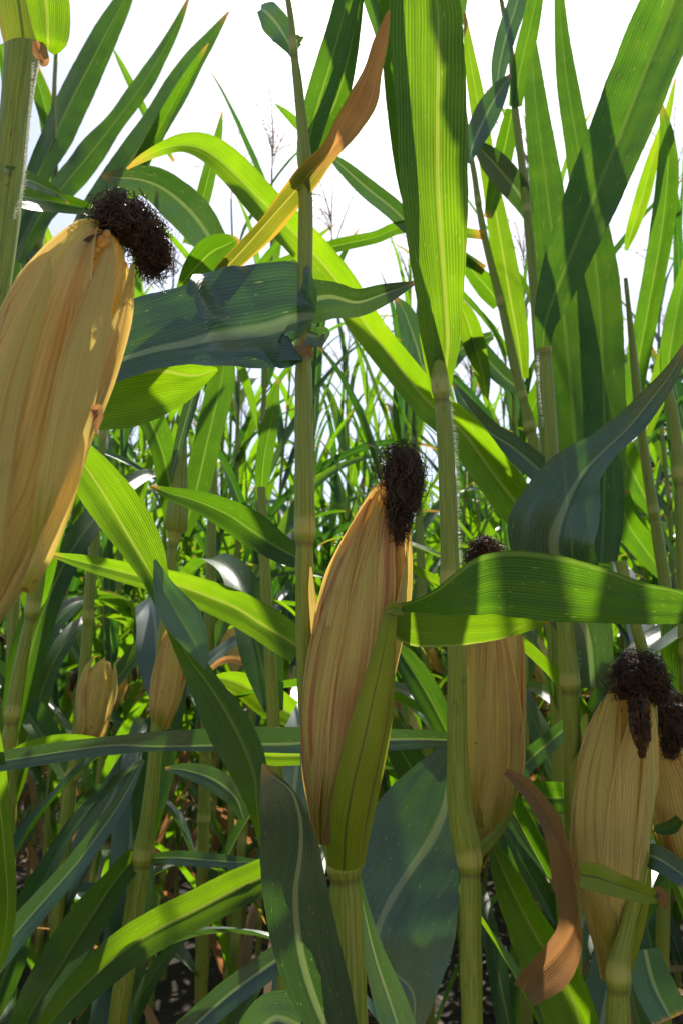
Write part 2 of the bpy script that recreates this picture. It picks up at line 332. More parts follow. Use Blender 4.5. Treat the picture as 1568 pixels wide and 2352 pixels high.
def low_leaves(p, n, seed, z0=.2, z1=1.0, W=.055):
    rs = np.random.default_rng(seed); a0 = rs.uniform(0, 6.28)
    for i in range(n):
        z = z0 + (z1 - z0) * i / max(1, n - 1) + rs.uniform(-.04, .04); j = int(np.argmin(np.abs(p.C[:, 2] - z)))
        az = a0 + i * math.pi + rs.uniform(-.6, .6)
        if math.sin(az) < -.35: az = -az if rs.random() < .6 else az + math.pi
        m = DRY if (z < .45 and rs.random() < .5) else (BLUE, GREEN, LIGHT, GREEN)[rs.integers(0, 4)]
        V, F, U = free_leaf(p.C[j], az, rs.uniform(.45, .75), W * rs.uniform(.8, 1.2), R(rs.uniform(50, 75)), R(rs.uniform(60, 150)), n=26, nu=7, seed=i + seed)
        link('leaf', mesh_data('leaf', V - p.base, F, U, m), p.root)
def free_leaf(origin, az, L, W, e0, droop, n=22, nu=5, seed=0, twist=0.5):
    s = np.linspace(0, 1, n); rs = np.random.default_rng(int(abs(az * 1000)) + seed)
    e = e0 - droop * s ** 1.6 + 0.08 * np.sin(s * 9 + seed)
    a = az + 0.25 * np.sin(s * 2.5 + rs.uniform(0, 6)) * s
    T = np.stack([np.cos(e) * np.cos(a), np.cos(e) * np.sin(a), np.sin(e)], 1)
    C = origin + np.vstack([[0, 0, 0], np.cumsum(T[:-1] * (L / (n - 1)), axis=0)])
    side = np.stack([-np.sin(a), np.cos(a), np.zeros(n)], 1); N = np.cross(T, side)
    tw = rs.uniform(-1, 1) * twist + rs.uniform(-1.2, 1.2) * twist * s * 2
    S = side * np.cos(tw)[:, None] + N * np.sin(tw)[:, None]; N2 = np.cross(T, S)
    hw = W / 2 * np.minimum(1, 0.35 + s / 0.22) * np.clip(1 - s, 0, 1) ** 0.62 + 0.0005
    return ribbon(C, S, N2, hw, np.zeros(n), nu=nu, fold=0.35, ruf=0.14, rufk=4.0 / L * 0.5, ph=rs.uniform(0, 6))
def leaf(p, st, mat=GREEN, fold=0.25, cup=0.0, ruf=0.06, rufk=6.0, nu=13, label=None, name='leaf', n=None, rib=0.03, par=None):
    """st: stations (x, y, width, distance, lean in degrees, midrib place -1..1)"""
    K = [tuple(s) + (0, 0)[len(s) - 4:] if len(s) < 6 else tuple(s) for s in st]
    ln = sum(math.hypot(K[i][0] - K[i + 1][0], K[i][1] - K[i + 1][1]) for i in range(len(K) - 1))
    Q = spline(K, n or max(24, int(ln / 11)))
    C = np.array([P(*q[[0, 1, 3]]) for q in Q]); T = nrm(np.gradient(C, axis=0)); Vw = nrm(C - CAM)
    S0 = nrm(np.cross(T, Vw)); N0 = np.cross(S0, T)
    N0 *= -np.sign(np.sum(N0 * Vw, axis=1))[:, None]
    ph = np.radians(Q[:, 4])[:, None]
    S = S0 * np.cos(ph) + N0 * np.sin(ph); N = N0 * np.cos(ph) - S0 * np.sin(ph)
    hw = np.maximum(Q[:, 2], 1.0) * Q[:, 3] / FPX / 2 / np.cos(np.radians(Q[:, 4]))
    V, F, U = ribbon(C, S, N, hw, np.clip(Q[:, 5], -1, 1), nu=nu, fold=fold, cup=cup, ruf=ruf, rufk=rufk, ph=rng.uniform(0, 6), rib=-rib)
    o = link(name, mesh_data(name, V - p.base, F, U, mat), par or p.root)
    if label: o['label'] = label
    return o

def ear3(A, rad, base, parent, husks, mat=HUSK, tilt=0.0, k=30, nlen=46, seed=0, view=None, label=None):
    """A axis points bottom to tip, rad radii; husks: (angle, half width, from, to, lift, drift)"""
    rs = np.random.default_rng(seed); A = np.asarray(A); n = len(A)
    T = nrm(np.gradient(A, axis=0)); vw = nrm(A - (CAM if view is None else view))
    X = nrm(np.cross(T, vw)); Z = np.cross(X, T); Z *= -np.sign(np.sum(Z * vw, axis=1))[:, None]
    ln = np.linalg.norm(A[-1] - A[0])
    p1, p2, p3 = rs.uniform(0, 6, 3)
    def surf(th, t, lift):
        i = np.clip(t, 0, 1) * (n - 1); i0 = np.floor(i).astype(int); i1 = np.minimum(i0 + 1, n - 1); f = i - i0
        g = lambda M: M[i0] * (1 - f)[..., None] + M[i1] * f[..., None]
        r = rad[i0] * (1 - f) + rad[i1] * f
        r = r * (1 + 0.026 * np.sin(th * 5 + p1 + t * 4) + 0.009 * np.sin(th * 13 + p2 + 3 * t) + 0.008 * np.sin(th * 31 + p3)) + lift
        return g(A) + (g(X) * np.sin(th)[..., None] + g(Z) * np.cos(th)[..., None]) * r[..., None]
    th = np.linspace(0, 2 * math.pi, k, endpoint=False); t = np.linspace(0, 1, nlen)
    TH, TT = np.meshgrid(th, t)
    V = surf(TH, TT, 0.0).reshape(-1, 3); U = np.stack([TH / 6.283 * 1.0, TT], -1).reshape(-1, 2)
    me = mesh_data('ear', V - base, grid_faces(nlen, k, closed=True) + [tuple((nlen - 1) * k + i for i in range(k))], U, mat)
    ear = link('ear', me, parent)
    if label: ear['label'] = label
    for q, (ac, hwid, t0, t1, lift, dr) in enumerate(husks):
        nu = 21; s = np.linspace(0, 1, nlen); u = np.linspace(-1, 1, nu); Sg, Ug = np.meshgrid(s, u, indexing='ij')
        prof = np.minimum(1, 0.75 + Sg * 1.2) * np.clip(1 - Sg ** 2.6, 0, 1) ** 0.75
        th2 = math.radians(ac) + math.radians(dr) * Sg + Ug * math.radians(hwid) * prof
        tt = t0 + (t1 - t0) * Sg
        edge = np.abs(Ug) ** 6
        lf = 0.0010 + lift * 0.55 + (q % 4) * 0.0006 + edge * 0.0009 + lift * Sg ** 4 * 2.0 + 0.0011 * edge + 0.0010 * np.sin(Sg * 11 + q) * edge + 0.0006 * np.sin(Ug * 9 + Sg * 5 + q * 2)
        V = surf(th2, tt, lf)
        if t1 > 1: V = V + (T[-1] * (np.clip(tt - 1, 0, None) * ln)[..., None])
        U = np.stack([Ug * hwid / 180.0 * 0.55 + q * 0.37, tt], -1)
        link('husk_leaf', mesh_data('husk_leaf', V.reshape(-1, 3) - base, grid_faces(nlen, nu), U.reshape(-1, 2), mat, np.abs(Ug).ravel()), ear)
    return ear
def ear(p, st, husks, mat=HUSK, seed=0, label=None, rs=1.0):
    K = spline([s[:4] for s in st], 46); A = np.array([P(*q[[0, 1, 3]]) for q in K]); rad = np.maximum(K[:, 2], 4) * K[:, 3] / FPX * rs
    return ear3(A, rad, p.base, p.root, husks, mat, seed=seed, label=label)
def silk_geo(A, rr, n, thick, curl, seed, segs=22, hang=0.0):
    rs = np.random.default_rng(seed); m = len(A); g = Geo()
    T = nrm(np.gradient(A, axis=0)); X = nrm(np.cross(T, np.array([0.2, 1, 0.1]))); Y = np.cross(T, X)
    for q in range(n):
        s0 = rs.uniform(0, 0.45) if rs.random() < .7 else rs.uniform(0, .8); s1 = min(1.0, s0 + rs.uniform(0.3, 0.8)); t = np.linspace(s0, s1, segs) * (m - 1)
        i0 = np.minimum(np.floor(t).astype(int), m - 2); f = (t - i0)[:, None]
        C = A[i0] * (1 - f) + A[i0 + 1] * f; r = (rr[i0] * (1 - f[:, 0]) + rr[i0 + 1] * f[:, 0])
        a = rs.uniform(0, 6.28) + rs.uniform(-2, 2) * np.linspace(0, 1, segs); rad = rs.uniform(0.15, 1.0) ** 0.6 * (1 + (rs.random() < 0.12) * rs.uniform(0, 0.5))
        C = C + (X[i0] * np.cos(a)[:, None] + Y[i0] * np.sin(a)[:, None]) * (r * rad)[:, None]
        for c in range(3):
            for w in range(2):
                k = rs.uniform(8, 34) * (w + 1) * .7
                C[:, c] += curl / (w + 1) * rs.uniform(.5, 1.3) * np.sin(np.linspace(0, k, segs) + rs.uniform(0, 6.28))
        C[:, 2] -= hang * np.linspace(0, 1, segs) ** 2
        V, F, U = tube(C, np.linspace(thick, thick * 0.7, segs), 3); g.add(V, F, U)
    return g
def silk(p, earo, st, n=420, thick=0.00032, curl=0.0028, seed=1, mat=None, name='silk', core=0.62):
    K = spline([s[:4] for s in st], 30); A = np.array([P(*q[[0, 1, 3]]) for q in K]); rr = K[:, 2] * K[:, 3] / FPX
    g = silk_geo(A, rr, n, thick, curl, seed)
    if core:
        V, F, U = tube(A, rr * core * np.sin(np.linspace(0.35, 3.0, len(A))) ** 0.5, 14, caps=True)
        V = V + 0.0028 * np.sin(V * 1100 + seed) ; g.add(V, F, U)
    g.V = [v - p.base for v in g.V]
    return link(name, g.mesh(name, mat or SILK), earo)

def tassel_geo(origin, rs, scale=1.0, low=False):
    g = Geo(); nb = 6 if low else 9
    for b in range(nb + 1):
        main = b == 0; L = (.30 if main else rs.uniform(.14, .24)) * scale; a = rs.uniform(0, 6.28); e0 = R(88) if main else R(rs.uniform(55, 78))
        s = np.linspace(0, 1, 9); e = e0 - (0.15 if main else rs.uniform(.5, 1.3)) * s ** 1.5
        T = np.stack([np.cos(e) * math.cos(a), np.cos(e) * math.sin(a), np.sin(e)], 1)
        C = origin + np.array([0, 0, 0 if main else rs.uniform(0, .08)]) + np.vstack([[0, 0, 0], np.cumsum(T[:-1] * L / 8, axis=0)])
        V, F, U = tube(C, np.linspace(.0014, .0007, 9) * 1.2, 3); g.add(V, F, U)
        m = 6 if low else 22
        for i in range(m):
            f = rs.uniform(.12, 1) * 8; k = min(int(f), 7); c = C[k] * (1 - f + k) + C[k + 1] * (f - k)
            d = nrm(rs.normal(size=3) + np.array([0, 0, -.3])) * .0075 * (1.6 if low else 1); w = nrm(np.cross(d, rs.normal(size=3))) * .0018 * (1.6 if low else 1)
            V = np.array([c, c + d * .5 + w, c + d, c + d * .5 - w]); g.add(V, [(0, 1, 2, 3)], np.zeros((4, 2)))
    return g

HK = [(175, 80, 0, .95, 0, 0), (95, 62, 0, .97, 0, 8), (-95, 62, .0, .98, 0, -5), (30, 60, 0, .98, .0006, -10), (-35, 52, .03, .96, .001, 12)]

# ------------------------------------------------------------ ground and far trees
def ground():
    n = 90; xs = np.sign(np.linspace(-1, 1, n)) * np.abs(np.linspace(-1, 1, n)) ** 3 * 400
    ys = np.sign(np.linspace(-.6, 1, n)) * np.abs(np.linspace(-.6, 1, n)) ** 3 * 600
    X, Y = np.meshgrid(xs, ys); near = np.clip(1 - np.hypot(X, Y) / 12, 0, 1)
    Z = near * 0.012 * (np.sin(X * 9 + Y * 3) + np.sin(Y * 13 - X * 4)) - 0.03
    V = np.stack([X, Y, Z], -1).reshape(-1, 3)
    o = link('ground', mesh_data('ground', V, grid_faces(n, n), V[:, :2], SOIL)); o['kind'] = 'structure'
ground()
def bounce_strip():  # unseen pale ground behind the camera, added to bounce warm fill light
    n = 60; X, Y = np.meshgrid(np.linspace(-12, 12, n), np.linspace(-3.0, -.5, n))
    Z = .014 + .008 * np.sin(X * 5 + Y * 2) * np.sin(Y * 7); V = np.stack([X, Y, Z], -1).reshape(-1, 3)
    o = link('bounce_strip', mesh_data('bounce_strip', V, grid_faces(n, n), V[:, :2], BOUNCE)); o['kind'] = 'structure'
bounce_strip()
def litter():
    g = Geo()
    for i in range(350):
        y = 0.8 + rng.random() ** 1.5 * 8; x = rng.uniform(-.6, .6) * (y + 1)
        V, F, U = free_leaf(np.array([x, y, rng.uniform(0.0, 0.04)]), rng.uniform(0, 6.28), rng.uniform(.1, .4), rng.uniform(.02, .05), R(rng.uniform(-5, 25)), R(rng.uniform(10, 50)), n=7, nu=3, seed=i)
        V[:, 2] = np.maximum(V[:, 2], 0.005); g.add(V, F, U)
    o = link('leaf_litter', g.mesh('leaf_litter', LITTER)); tag(o, 'dead brown leaves littering the soil between the stalks', 'leaf litter', kind='stuff')
litter()
def tree(label, x, y, h, w, seed, n=9000, group=None):
    rs = np.random.default_rng(seed); root = bpy.data.objects.new('tree', None); sc.collection.objects.link(root); root.location = (x, y, 0)
    tag(root, label, 'tree', group)
    g = Geo(); tr = np.array([[0, 0, 0], [.1, 0, h * .3], [-.1, .1, h * .6], [.1, 0, h * .92]])
    V, F, U = tube(spline(tr[:, [2, 0, 1]], 14)[:, [1, 2, 0]], np.linspace(h * .03, h * .004, 14), 10); g.add(V, F, U)
    cl = []
    for i in range(44):
        z = h * rs.uniform(.2, .97); a = rs.uniform(0, 6.28); rr = w * .5 * math.sin(min(3.1, (z / h) * 2.9 + .15)) ** .6 * rs.uniform(.35, 1)
        c = np.array([math.cos(a) * rr, math.sin(a) * rr, z]); cl.append((c, h * rs.uniform(.06, .12)))
        L = np.linspace(np.array([0, 0, z * .75]), c, 6); V, F, U = tube(L, np.linspace(h * .008, h * .002, 6), 5); g.add(V, F, U)
    link('trunk', g.mesh('trunk', BARK), root)
    C = np.array([c for c, r in cl]); Rr = np.array([r for c, r in cl]); k = rs.integers(0, len(cl), n)
    dv = nrm(rs.normal(size=(n, 3))); pos = C[k] + dv * (Rr[k] * rs.uniform(.3, 1.15, n))[:, None] * np.array([1, 1, .75])
    A = nrm(rs.normal(size=(n, 3))); B = nrm(np.cross(A, rs.normal(size=(n, 3)))); s = h * rs.uniform(.006, .016, n)[:, None]
    V = np.stack([pos - A * s, pos + B * s * .6, pos + A * s, pos - B * s * .6], 1).reshape(-1, 3)
    F = [(4 * i, 4 * i + 1, 4 * i + 2, 4 * i + 3) for i in range(n)]
    link('crown', mesh_data('crown', V, F, V[:, :2], CROWN), root)
tree('tall dark tree beyond the field at the right edge', 15.2, 36, 15, 8.5, 1, 16000)
tree('dark tree beyond the field, just left of the tallest one', 10.2, 42, 11.5, 7, 2)
tree('lower dark tree behind the leaves right of the middle ear', 6.6, 40, 10, 6.5, 3)

# ------------------------------------------------------------ the near plants
def VS(D, st):                                       # stalk stations at level distance D: (x, y, width)
    o = []
    for s in st:
        v = (1176 - s[1]) / FPX; o.append((s[0], s[1], s[2], D / (math.cos(PITCH) - v * math.sin(PITCH))))
    return o
H6 = [(180, 82, 0, .97, 0, 0), (100, 62, 0, .98, .0004, 8), (-100, 62, 0, .98, .0004, -5)]

# plant with the big ear cut by the left edge
A = plant('corn plant with the biggest tan ear, cut off by the left edge',
          VS(.50, [(-160, 2300, 74), (-150, 1800, 74), (-120, 1300, 74), (-60, 900, 74), (-5, 600, 72), (20, 400, 70), (38, 240, 68), (52, 130, 78), (56, 95, 92)]), nodes=(1300, 900), extra_top=0.45)
leaf(A, [(56, 102, 88, .520), (48, 40, 98, .525), (38, -30, 100, .53), (28, -100, 95, .53)], SHEATH, cup=.45, fold=0, ruf=0, name='leaf_sheath')
leaf(A, [(112, 118, 22, .50, 0, .2), (118, 95, 66, .49, 10, .2), (114, 30, 90, .49, 15, .1), (100, -60, 95, .49, 15, 0), (90, -200, 90, .5)], LIGHT, fold=.1, ruf=.03)
leaf(A, [(82, 92, 14, .495), (92, 118, 34, .49), (100, 140, 26, .488), (94, 150, 8, .487)], DRY, fold=.6, ruf=.2, name='ligule')
eA = ear(A, [(-142, 1560, 37.2, 0.41), (-94, 1400, 85.56, 0.41), (-44, 1260, 113.46, 0.412), (21, 1100, 126.48, 0.416), (71, 960, 126.48, 0.42), (121, 820, 124.62, 0.425), (171, 690, 111.6, 0.43), (211, 600, 81.84, 0.435), (238, 545, 46.5, 0.44), (251, 522, 18.6, 0.44)],
         [(180, 82, 0, .97, 0, 0), (95, 66, 0, .985, .0, 4), (-100, 62, 0, .96, .0, -5), (22, 72, 0, .99, .0004, 4), (-48, 38, .0, .93, .0016, -6)], HUSK2, seed=4)
leaf(A, [(-70, 1500, 40, .375), (-40, 1330, 66, .375), (-14, 1130, 74, .378), (20, 920, 70, .383), (66, 760, 52, .387), (104, 650, 26, .392), (115, 590, 5, .396)], HUSK2, cup=.35, fold=0, ruf=.05, name='outer_husk')
leaf(A, [(60, 1360, 30, .385), (110, 1250, 44, .385), (155, 1120, 44, .388), (188, 1020, 26, .392), (200, 970, 8, .395)], HUSK2, cup=.4, fold=0, ruf=.02, name='outer_husk')
leaf(A, [(214, 960, 8, .39), (222, 938, 26, .388), (226, 955, 22, .386), (222, 985, 10, .386), (224, 1000, 3, .386)], DRY, fold=.5, ruf=.2, name='husk_stub')
silk(A, eA, [(228, 545, 18, .430), (244, 512, 34, .432), (268, 492, 36, .435), (298, 505, 38, .438), (326, 535, 36, .442), (350, 572, 34, .445), (352, 605, 28, .447), (342, 632, 14, .447)], n=360, seed=3, curl=.0046, thick=.00032, core=.26)
silk(A, eA, [(300, 520, 20, .44), (345, 555, 22, .442), (376, 568, 12, .442), (384, 574, 4, .442)], n=70, seed=4, curl=.003, thick=.0003, core=0)
leaf(A, [(166, 622, 4, .4135), (184, 590, 26, .4125), (208, 562, 34, .4135), (236, 545, 22, .417), (256, 536, 5, .42)], SILKBR, fold=0, cup=.1, ruf=0, name='split')
g = Geo()
for i in range(13):                                  # kernels showing through the split
    a = i % 2; b = i // 2; q = P(178 + b * 11.5 + a * 9, 604 - b * 10.5 + a * 6, .4115 + b * .0008) + rng.normal(size=3) * .0004
    th = np.linspace(0, math.pi, 7); ax = nrm(np.array([.6, -.2, .7]) + rng.normal(size=3) * .2); C = q + ax[None] * (-np.cos(th) * .0032)[:, None]
    V, F, U = tube(C, np.sin(th) * .0022 + 1e-4, 8); g.add(V - A.base, F, U)
link('kernels', g.mesh('kernels', KERNEL), eA)
leaf(A, [(10, 440, 40, .55), (60, 452, 52, .6), (120, 462, 46, .66), (180, 474, 34, .7), (228, 485, 14, .74)], GREEN, fold=.5, ruf=.05)
leaf(A, [(12, 385, 14, .54), (50, 405, 34, .57), (95, 425, 32, .6), (135, 445, 18, .63), (158, 468, 4, .64)], BLUE, fold=.3, ruf=.2, rufk=25)

# plant with the ear in the middle of the picture
B = plant('corn plant bearing the pinkish tan ear in the middle, wrapped by a green sheath',
          VS(.60, [(806, 2352, 78), (800, 2200, 78), (795, 2060, 76), (788, 1985, 74), (768, 1930, 60), (742, 1840, 52), (720, 1730, 46), (706, 1600, 44), (700, 1450, 42), (699, 1300, 42), (700, 1225, 46), (699, 1100, 44), (698, 950, 42), (697, 820, 40), (698, 795, 42), (706, 745, 26), (703, 716, 30), (701, 600, 34), (702, 480, 33), (700, 360, 30), (692, 270, 24), (684, 190, 21), (674, 110, 18), (668, 40, 14), (655, -40, 12)]),
          nodes=(1985, 1225, 800, 716, 112), extra_top=.30, top_leaves=1)
eB = ear(B, [(752, 1935, 16, .565), (762, 1860, 42, .565), (772, 1770, 70, .567), (784, 1660, 86, .568), (800, 1560, 93, .57), (818, 1460, 96, .572), (836, 1370, 93, .575), (855, 1280, 80, .578), (872, 1210, 60, .58), (886, 1150, 38, .583), (894, 1105, 20, .585)],
         H6 + [(40, 62, 0, .985, .0008, -14), (-36, 44, .02, .97, .0020, 34), (-74, 30, 0, .88, .0030, 22), (66, 40, 0, .93, .0014, -30)], HUSKP, seed=11, rs=.92)
eB['label'] = 'tan ear flushed pink with a dark silk tuft'
silk(B, eB, [(896, 1118, 18, .575), (898, 1088, 30, .572), (922, 1058, 34, .57), (934, 1085, 34, .566), (930, 1125, 34, .562), (922, 1165, 27, .56), (916, 1200, 20, .56), (912, 1238, 8, .56)], n=420, seed=5, curl=.0042, thick=.00031, core=.36)
leaf(B, [(790, 1990, 76, .535, 0, 0), (795, 1900, 84, .528, 0, 0), (812, 1800, 84, .522, 0, 0), (838, 1690, 84, .518, 0, 0), (862, 1580, 66, .515), (880, 1500, 50, .514), (893, 1430, 36, .515), (896, 1404, 30, .516)], SHEATH, cup=.42, fold=0, ruf=.01, name='leaf_sheath', rib=0)
leaf(B, [(822, 1990, 26, .54), (842, 1880, 30, .54), (868, 1760, 30, .54), (888, 1650, 26, .54), (897, 1540, 20, .54), (902, 1420, 14, .53)], SHEATH, cup=.4, fold=0, ruf=.02, name='leaf_sheath')
leaf(B, [(748, 1940, 16, .53), (764, 1870, 24, .528), (775, 1800, 18, .528), (786, 1730, 6, .53)], DRY, cup=.3, fold=0, ruf=.05, name='husk_strip')
leaf(B, [(736, 1560, 20, .56), (727, 1480, 20, .565), (720, 1400, 18, .57), (716, 1350, 14, .575), (714, 1302, 4, .58)], HUSK2, cup=.3, fold=0, ruf=.1, name='dry_strip')
leaf(B, [(884, 1402, 10, .512), (900, 1396, 26, .510), (918, 1400, 26, .508), (932, 1402, 10, .508)], SHEATH, fold=.3, ruf=.1, name='leaf_collar')
# its blade to the right, folded along the midrib
leaf(B, [(906, 1398, 18, .512, 0, .6), (960, 1391, 32, .50, 10, .7), (1015, 1380, 66, .49, 10, .8), (1070, 1361, 108, .485, 5, .88), (1125, 1342, 140, .484, 0, .9), (1190, 1341, 154, .486, 0, .9), (1280, 1352, 152, .49, 0, .9), (1370, 1366, 130, .50, 0, .9), (1470, 1385, 98, .51, 0, .85), (1568, 1395, 76, .525, 0, .8), (1700, 1412, 40, .54), (1780, 1420, 8, .55)], GREEN, fold=.15, ruf=.035, nu=17, label='wide green leaf reaching right across the picture')
leaf(B, [(906, 1430, 62, .535, 0, -.9), (950, 1442, 82, .53, 0, -.95), (1010, 1444, 84, .525, 0, -.95), (1080, 1440, 78, .52, 0, -.95), (1150, 1438, 58, .515, 0, -.95), (1210, 1434, 32, .512), (1262, 1426, 6, .51)], LIGHT, fold=.1, ruf=.03, name='leaf')
# blue green leaf crossing behind the stalk
leaf(B, [(718, 724, 110, .612, 0, 0), (697, 716, 158, .632, 10, .1), (655, 712, 200, .645, 44, .15), (600, 728, 238, .64, 38, .15), (540, 742, 226, .63, 46, .1), (480, 745, 196, .61, 36, .2), (410, 755, 172, .60, 42, .3), (340, 772, 160, .59, 30, .35), (270, 800, 145, .58, 30, .3), (200, 835, 120, .57, 30, .2), (130, 880, 80, .57), (70, 920, 10, .57)], BLUE, fold=.22, ruf=.07, rufk=5, nu=23, label='broad blue green leaf with a wavy edge')
leaf(B, [(500, 848, 8, .61), (455, 862, 60, .61, 10), (400, 880, 110, .608, 15, -.5), (340, 895, 140, .605, 15, -.6), (280, 915, 140, .60, 15, -.7), (220, 935, 110, .595, 15, -.7), (150, 960, 50, .59)], LIGHT, fold=.1, ruf=.05, name='leaf')
leaf(B, [(700, 695, 110, .66), (760, 690, 84, .66, 0, .2), (820, 695, 64, .66, 10), (880, 676, 48, .665, 10), (950, 650, 10, .67)], BLUE, fold=.25, ruf=.12)
leaf(B, [(704, 768, 60, .59), (728, 772, 50, .585), (748, 765, 22, .58), (735, 800, 5, .58)], BLUE, fold=.3, ruf=.10, rufk=12, name='leaf_collar')
leaf(B, [(688, 790, 30, .60), (700, 800, 30, .585), (712, 812, 18, .585), (716, 824, 4, .585)], DRY, fold=.4, ruf=.3, rufk=20, name='ligule')
leaf(B, [(702, 400, 30, .70), (703, 360, 44, .70), (712, 310, 56, .70), (732, 235, 64, .705), (758, 150, 66, .71), (780, 70, 60, .72), (800, -10, 54, .73), (830, -120, 30, .74), (850, -200, 4, .75)], GREEN, fold=.3, ruf=.04)
leaf(B, [(706, 370, 20, .73), (735, 300, 48, .735), (770, 235, 56, .74), (795, 150, 44, .745), (815, 50, 30, .75), (835, -60, 10, .76)], GREEN, fold=.3, ruf=.05)
# drying leaf sweeping up to the tip
leaf(B, [(470, 665, 8, .72), (510, 625, 34, .71), (560, 575, 44, .70, 20), (620, 510, 50, .685, 30), (670, 450, 54, .67, 10), (715, 395, 56, .66, 0), (755, 350, 42, .65, -10), (800, 285, 62, .65, 0), (832, 225, 66, .65, 20), (852, 165, 44, .65, 30), (872, 100, 34, .65, 10), (893, 24, 7, .65)], DRYTIP, fold=.55, ruf=.10, nu=15, label='long leaf dried orange brown to its tip', n=90)
leaf(B, [(410, 662, 10, .80), (445, 620, 50, .78), (485, 580, 68, .76), (525, 560, 52, .745), (548, 548, 10, .74)], GREEN, fold=.35, ruf=.05)
leaf(B, [(598, 20, 18, .78), (612, 30, 50, .77, 20), (634, 55, 62, .765, 20), (655, 85, 52, .76), (668, 110, 34, .755), (674, 135, 8, .75)], BLUE, fold=.3, ruf=.25, rufk=14)
leaf(B, [(676, 110, 16, .74), (684, 92, 24, .735), (692, 88, 10, .73), (697, 84, 3, .73)], BLUE, fold=.3, ruf=.10, rufk=12, name='leaf_collar')
leaf(B, [(692, 1490, 74, .625), (650, 1462, 82, .63), (600, 1428, 82, .64, 0, .1), (540, 1395, 78, .65), (470, 1366, 70, .66), (400, 1342, 60, .67), (300, 1318, 50, .68), (200, 1293, 36, .70), (112, 1272, 8, .72)], LIGHT, fold=.3, ruf=.05, n=60)
leaf(B, [(690, 1285, 50, .66), (640, 1258, 66, .68), (580, 1215, 80, .70, 0, .1), (520, 1180, 68, .71), (450, 1150, 48, .72), (390, 1133, 28, .73), (348, 1116, 5, .74)], GREEN, fold=.45, ruf=.08)
# its big lower leaf: rises from the stalk foot, folds over and climbs to the left
leaf(B, [(790, 2420, 80, .52, 0, .3), (745, 2300, 130, .515, 0, .3), (706, 2180, 150, .51, 0, .2), (680, 2060, 148, .505, 0, .0), (665, 1960, 138, .50, 0, -.4), (650, 1880, 110, .495, 0, -.7), (630, 1820, 76, .492, 0, -.8), (604, 1755, 6, .49)], BLUE, fold=.35, ruf=.03, nu=15, label='dark blue green leaf with a pale midrib rising from the stalk foot')
leaf(B, [(602, 1960, 6, .50), (594, 1880, 34, .50, 15), (578, 1800, 74, .51, 20, -.3), (552, 1725, 100, .53, 20, -.3), (515, 1650, 96, .55, 20, -.3), (470, 1572, 72, .57, 25, -.3), (430, 1500, 52, .58, 30), (395, 1425, 44, .59, 35), (362, 1345, 54, .60, 30), (335, 1275, 84, .60, 20, .2), (295, 1205, 108, .60, 10, .2), (245, 1135, 110, .60, 0, .1), (195, 1070, 92, .60, 0), (150, 1010, 60, .60), (100, 940, 8, .60)], LIGHT, fold=.3, ruf=.04, nu=15, n=110, label='long leaf twisting down from the left ear to the stalk foot')
leaf(B, [(356, 1285, 6, .60), (378, 1352, 50, .595, -25), (412, 1412, 84, .585, -30), (446, 1468, 66, .58, -25), (472, 1536, 6, .575)], FLAP, fold=.15, ruf=.04)
leaf(B, [(818, 1990, 8, .56), (838, 2100, 28, .55), (862, 2200, 52, .545), (895, 2300, 76, .54), (935, 2420, 80, .53)], BLUE, fold=.3, ruf=.03)
leaf(B, [(1030, 1715, 24, .80, 0, .8), (985, 1800, 110, .78, 0, .85), (952, 1880, 180, .76, 0, .6), (938, 1960, 220, .74, 0, .25), (940, 2050, 226, .72, 0, -.3), (945, 2130, 204, .70, 0, -.75), (948, 2210, 160, .69, 0, -.9), (950, 2290, 96, .68), (948, 2400, 20, .67)], BLUE, fold=.15, ruf=.03, nu=19, label='huge dark blue green leaf, pale midrib, low between two stalks')

# plant right of the middle, its ear half hidden behind the stalk
C = plant('corn plant with a tall bright green blade above and an ear behind its stalk',
          VS(.75, [(1084, 2400, 50), (1081, 2200, 50), (1079, 2060, 50), (1078, 1985, 54), (1066, 1920, 62), (1055, 1850, 58), (1050, 1750, 50), (1049, 1650, 46), (1048, 1480, 44), (1040, 1400, 42), (1034, 1335, 46), (1032, 1290, 42), (1028, 1150, 40), (1021, 1000, 38), (1014, 920, 36), (1012, 895, 40)]),
          nodes=(1985, 1335, 900), extra_top=1.0, top_leaves=5, top_dir=(-.05, .30, 1))
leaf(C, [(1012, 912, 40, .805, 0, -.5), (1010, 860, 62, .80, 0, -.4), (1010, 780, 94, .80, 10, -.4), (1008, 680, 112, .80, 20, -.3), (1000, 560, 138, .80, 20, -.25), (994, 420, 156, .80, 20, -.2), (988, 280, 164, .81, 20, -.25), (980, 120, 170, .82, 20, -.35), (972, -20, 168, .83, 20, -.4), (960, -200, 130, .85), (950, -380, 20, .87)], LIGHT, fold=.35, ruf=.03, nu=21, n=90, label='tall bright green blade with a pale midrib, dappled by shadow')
leaf(C, [(960, 560, 8, .83), (938, 420, 50, .83), (918, 250, 60, .84), (905, 100, 60, .85), (895, -40, 60, .86), (880, -200, 20, .87)], GREEN, fold=.3, ruf=.04)
eC = ear(C, [(1094, 1985, 10, .80), (1104, 1935, 22, .80), (1118, 1865, 42, .80), (1130, 1760, 62, .80), (1132, 1650, 68, .80), (1132, 1540, 66, .80), (1130, 1450, 58, .80), (1124, 1380, 42, .80), (1118, 1325, 22, .80)],
         H6 + [(34, 56, 0, .98, .0010, -24), (-34, 46, .05, .94, .0022, 36), (64, 34, .02, .92, .0024, -40)], HUSK, seed=21)
silk(C, eC, [(1110, 1325, 30, .79), (1110, 1290, 40, .79), (1116, 1258, 38, .79), (1122, 1238, 20, .79)], n=300, seed=8, mat=SILKBR, curl=.0032, core=.7)
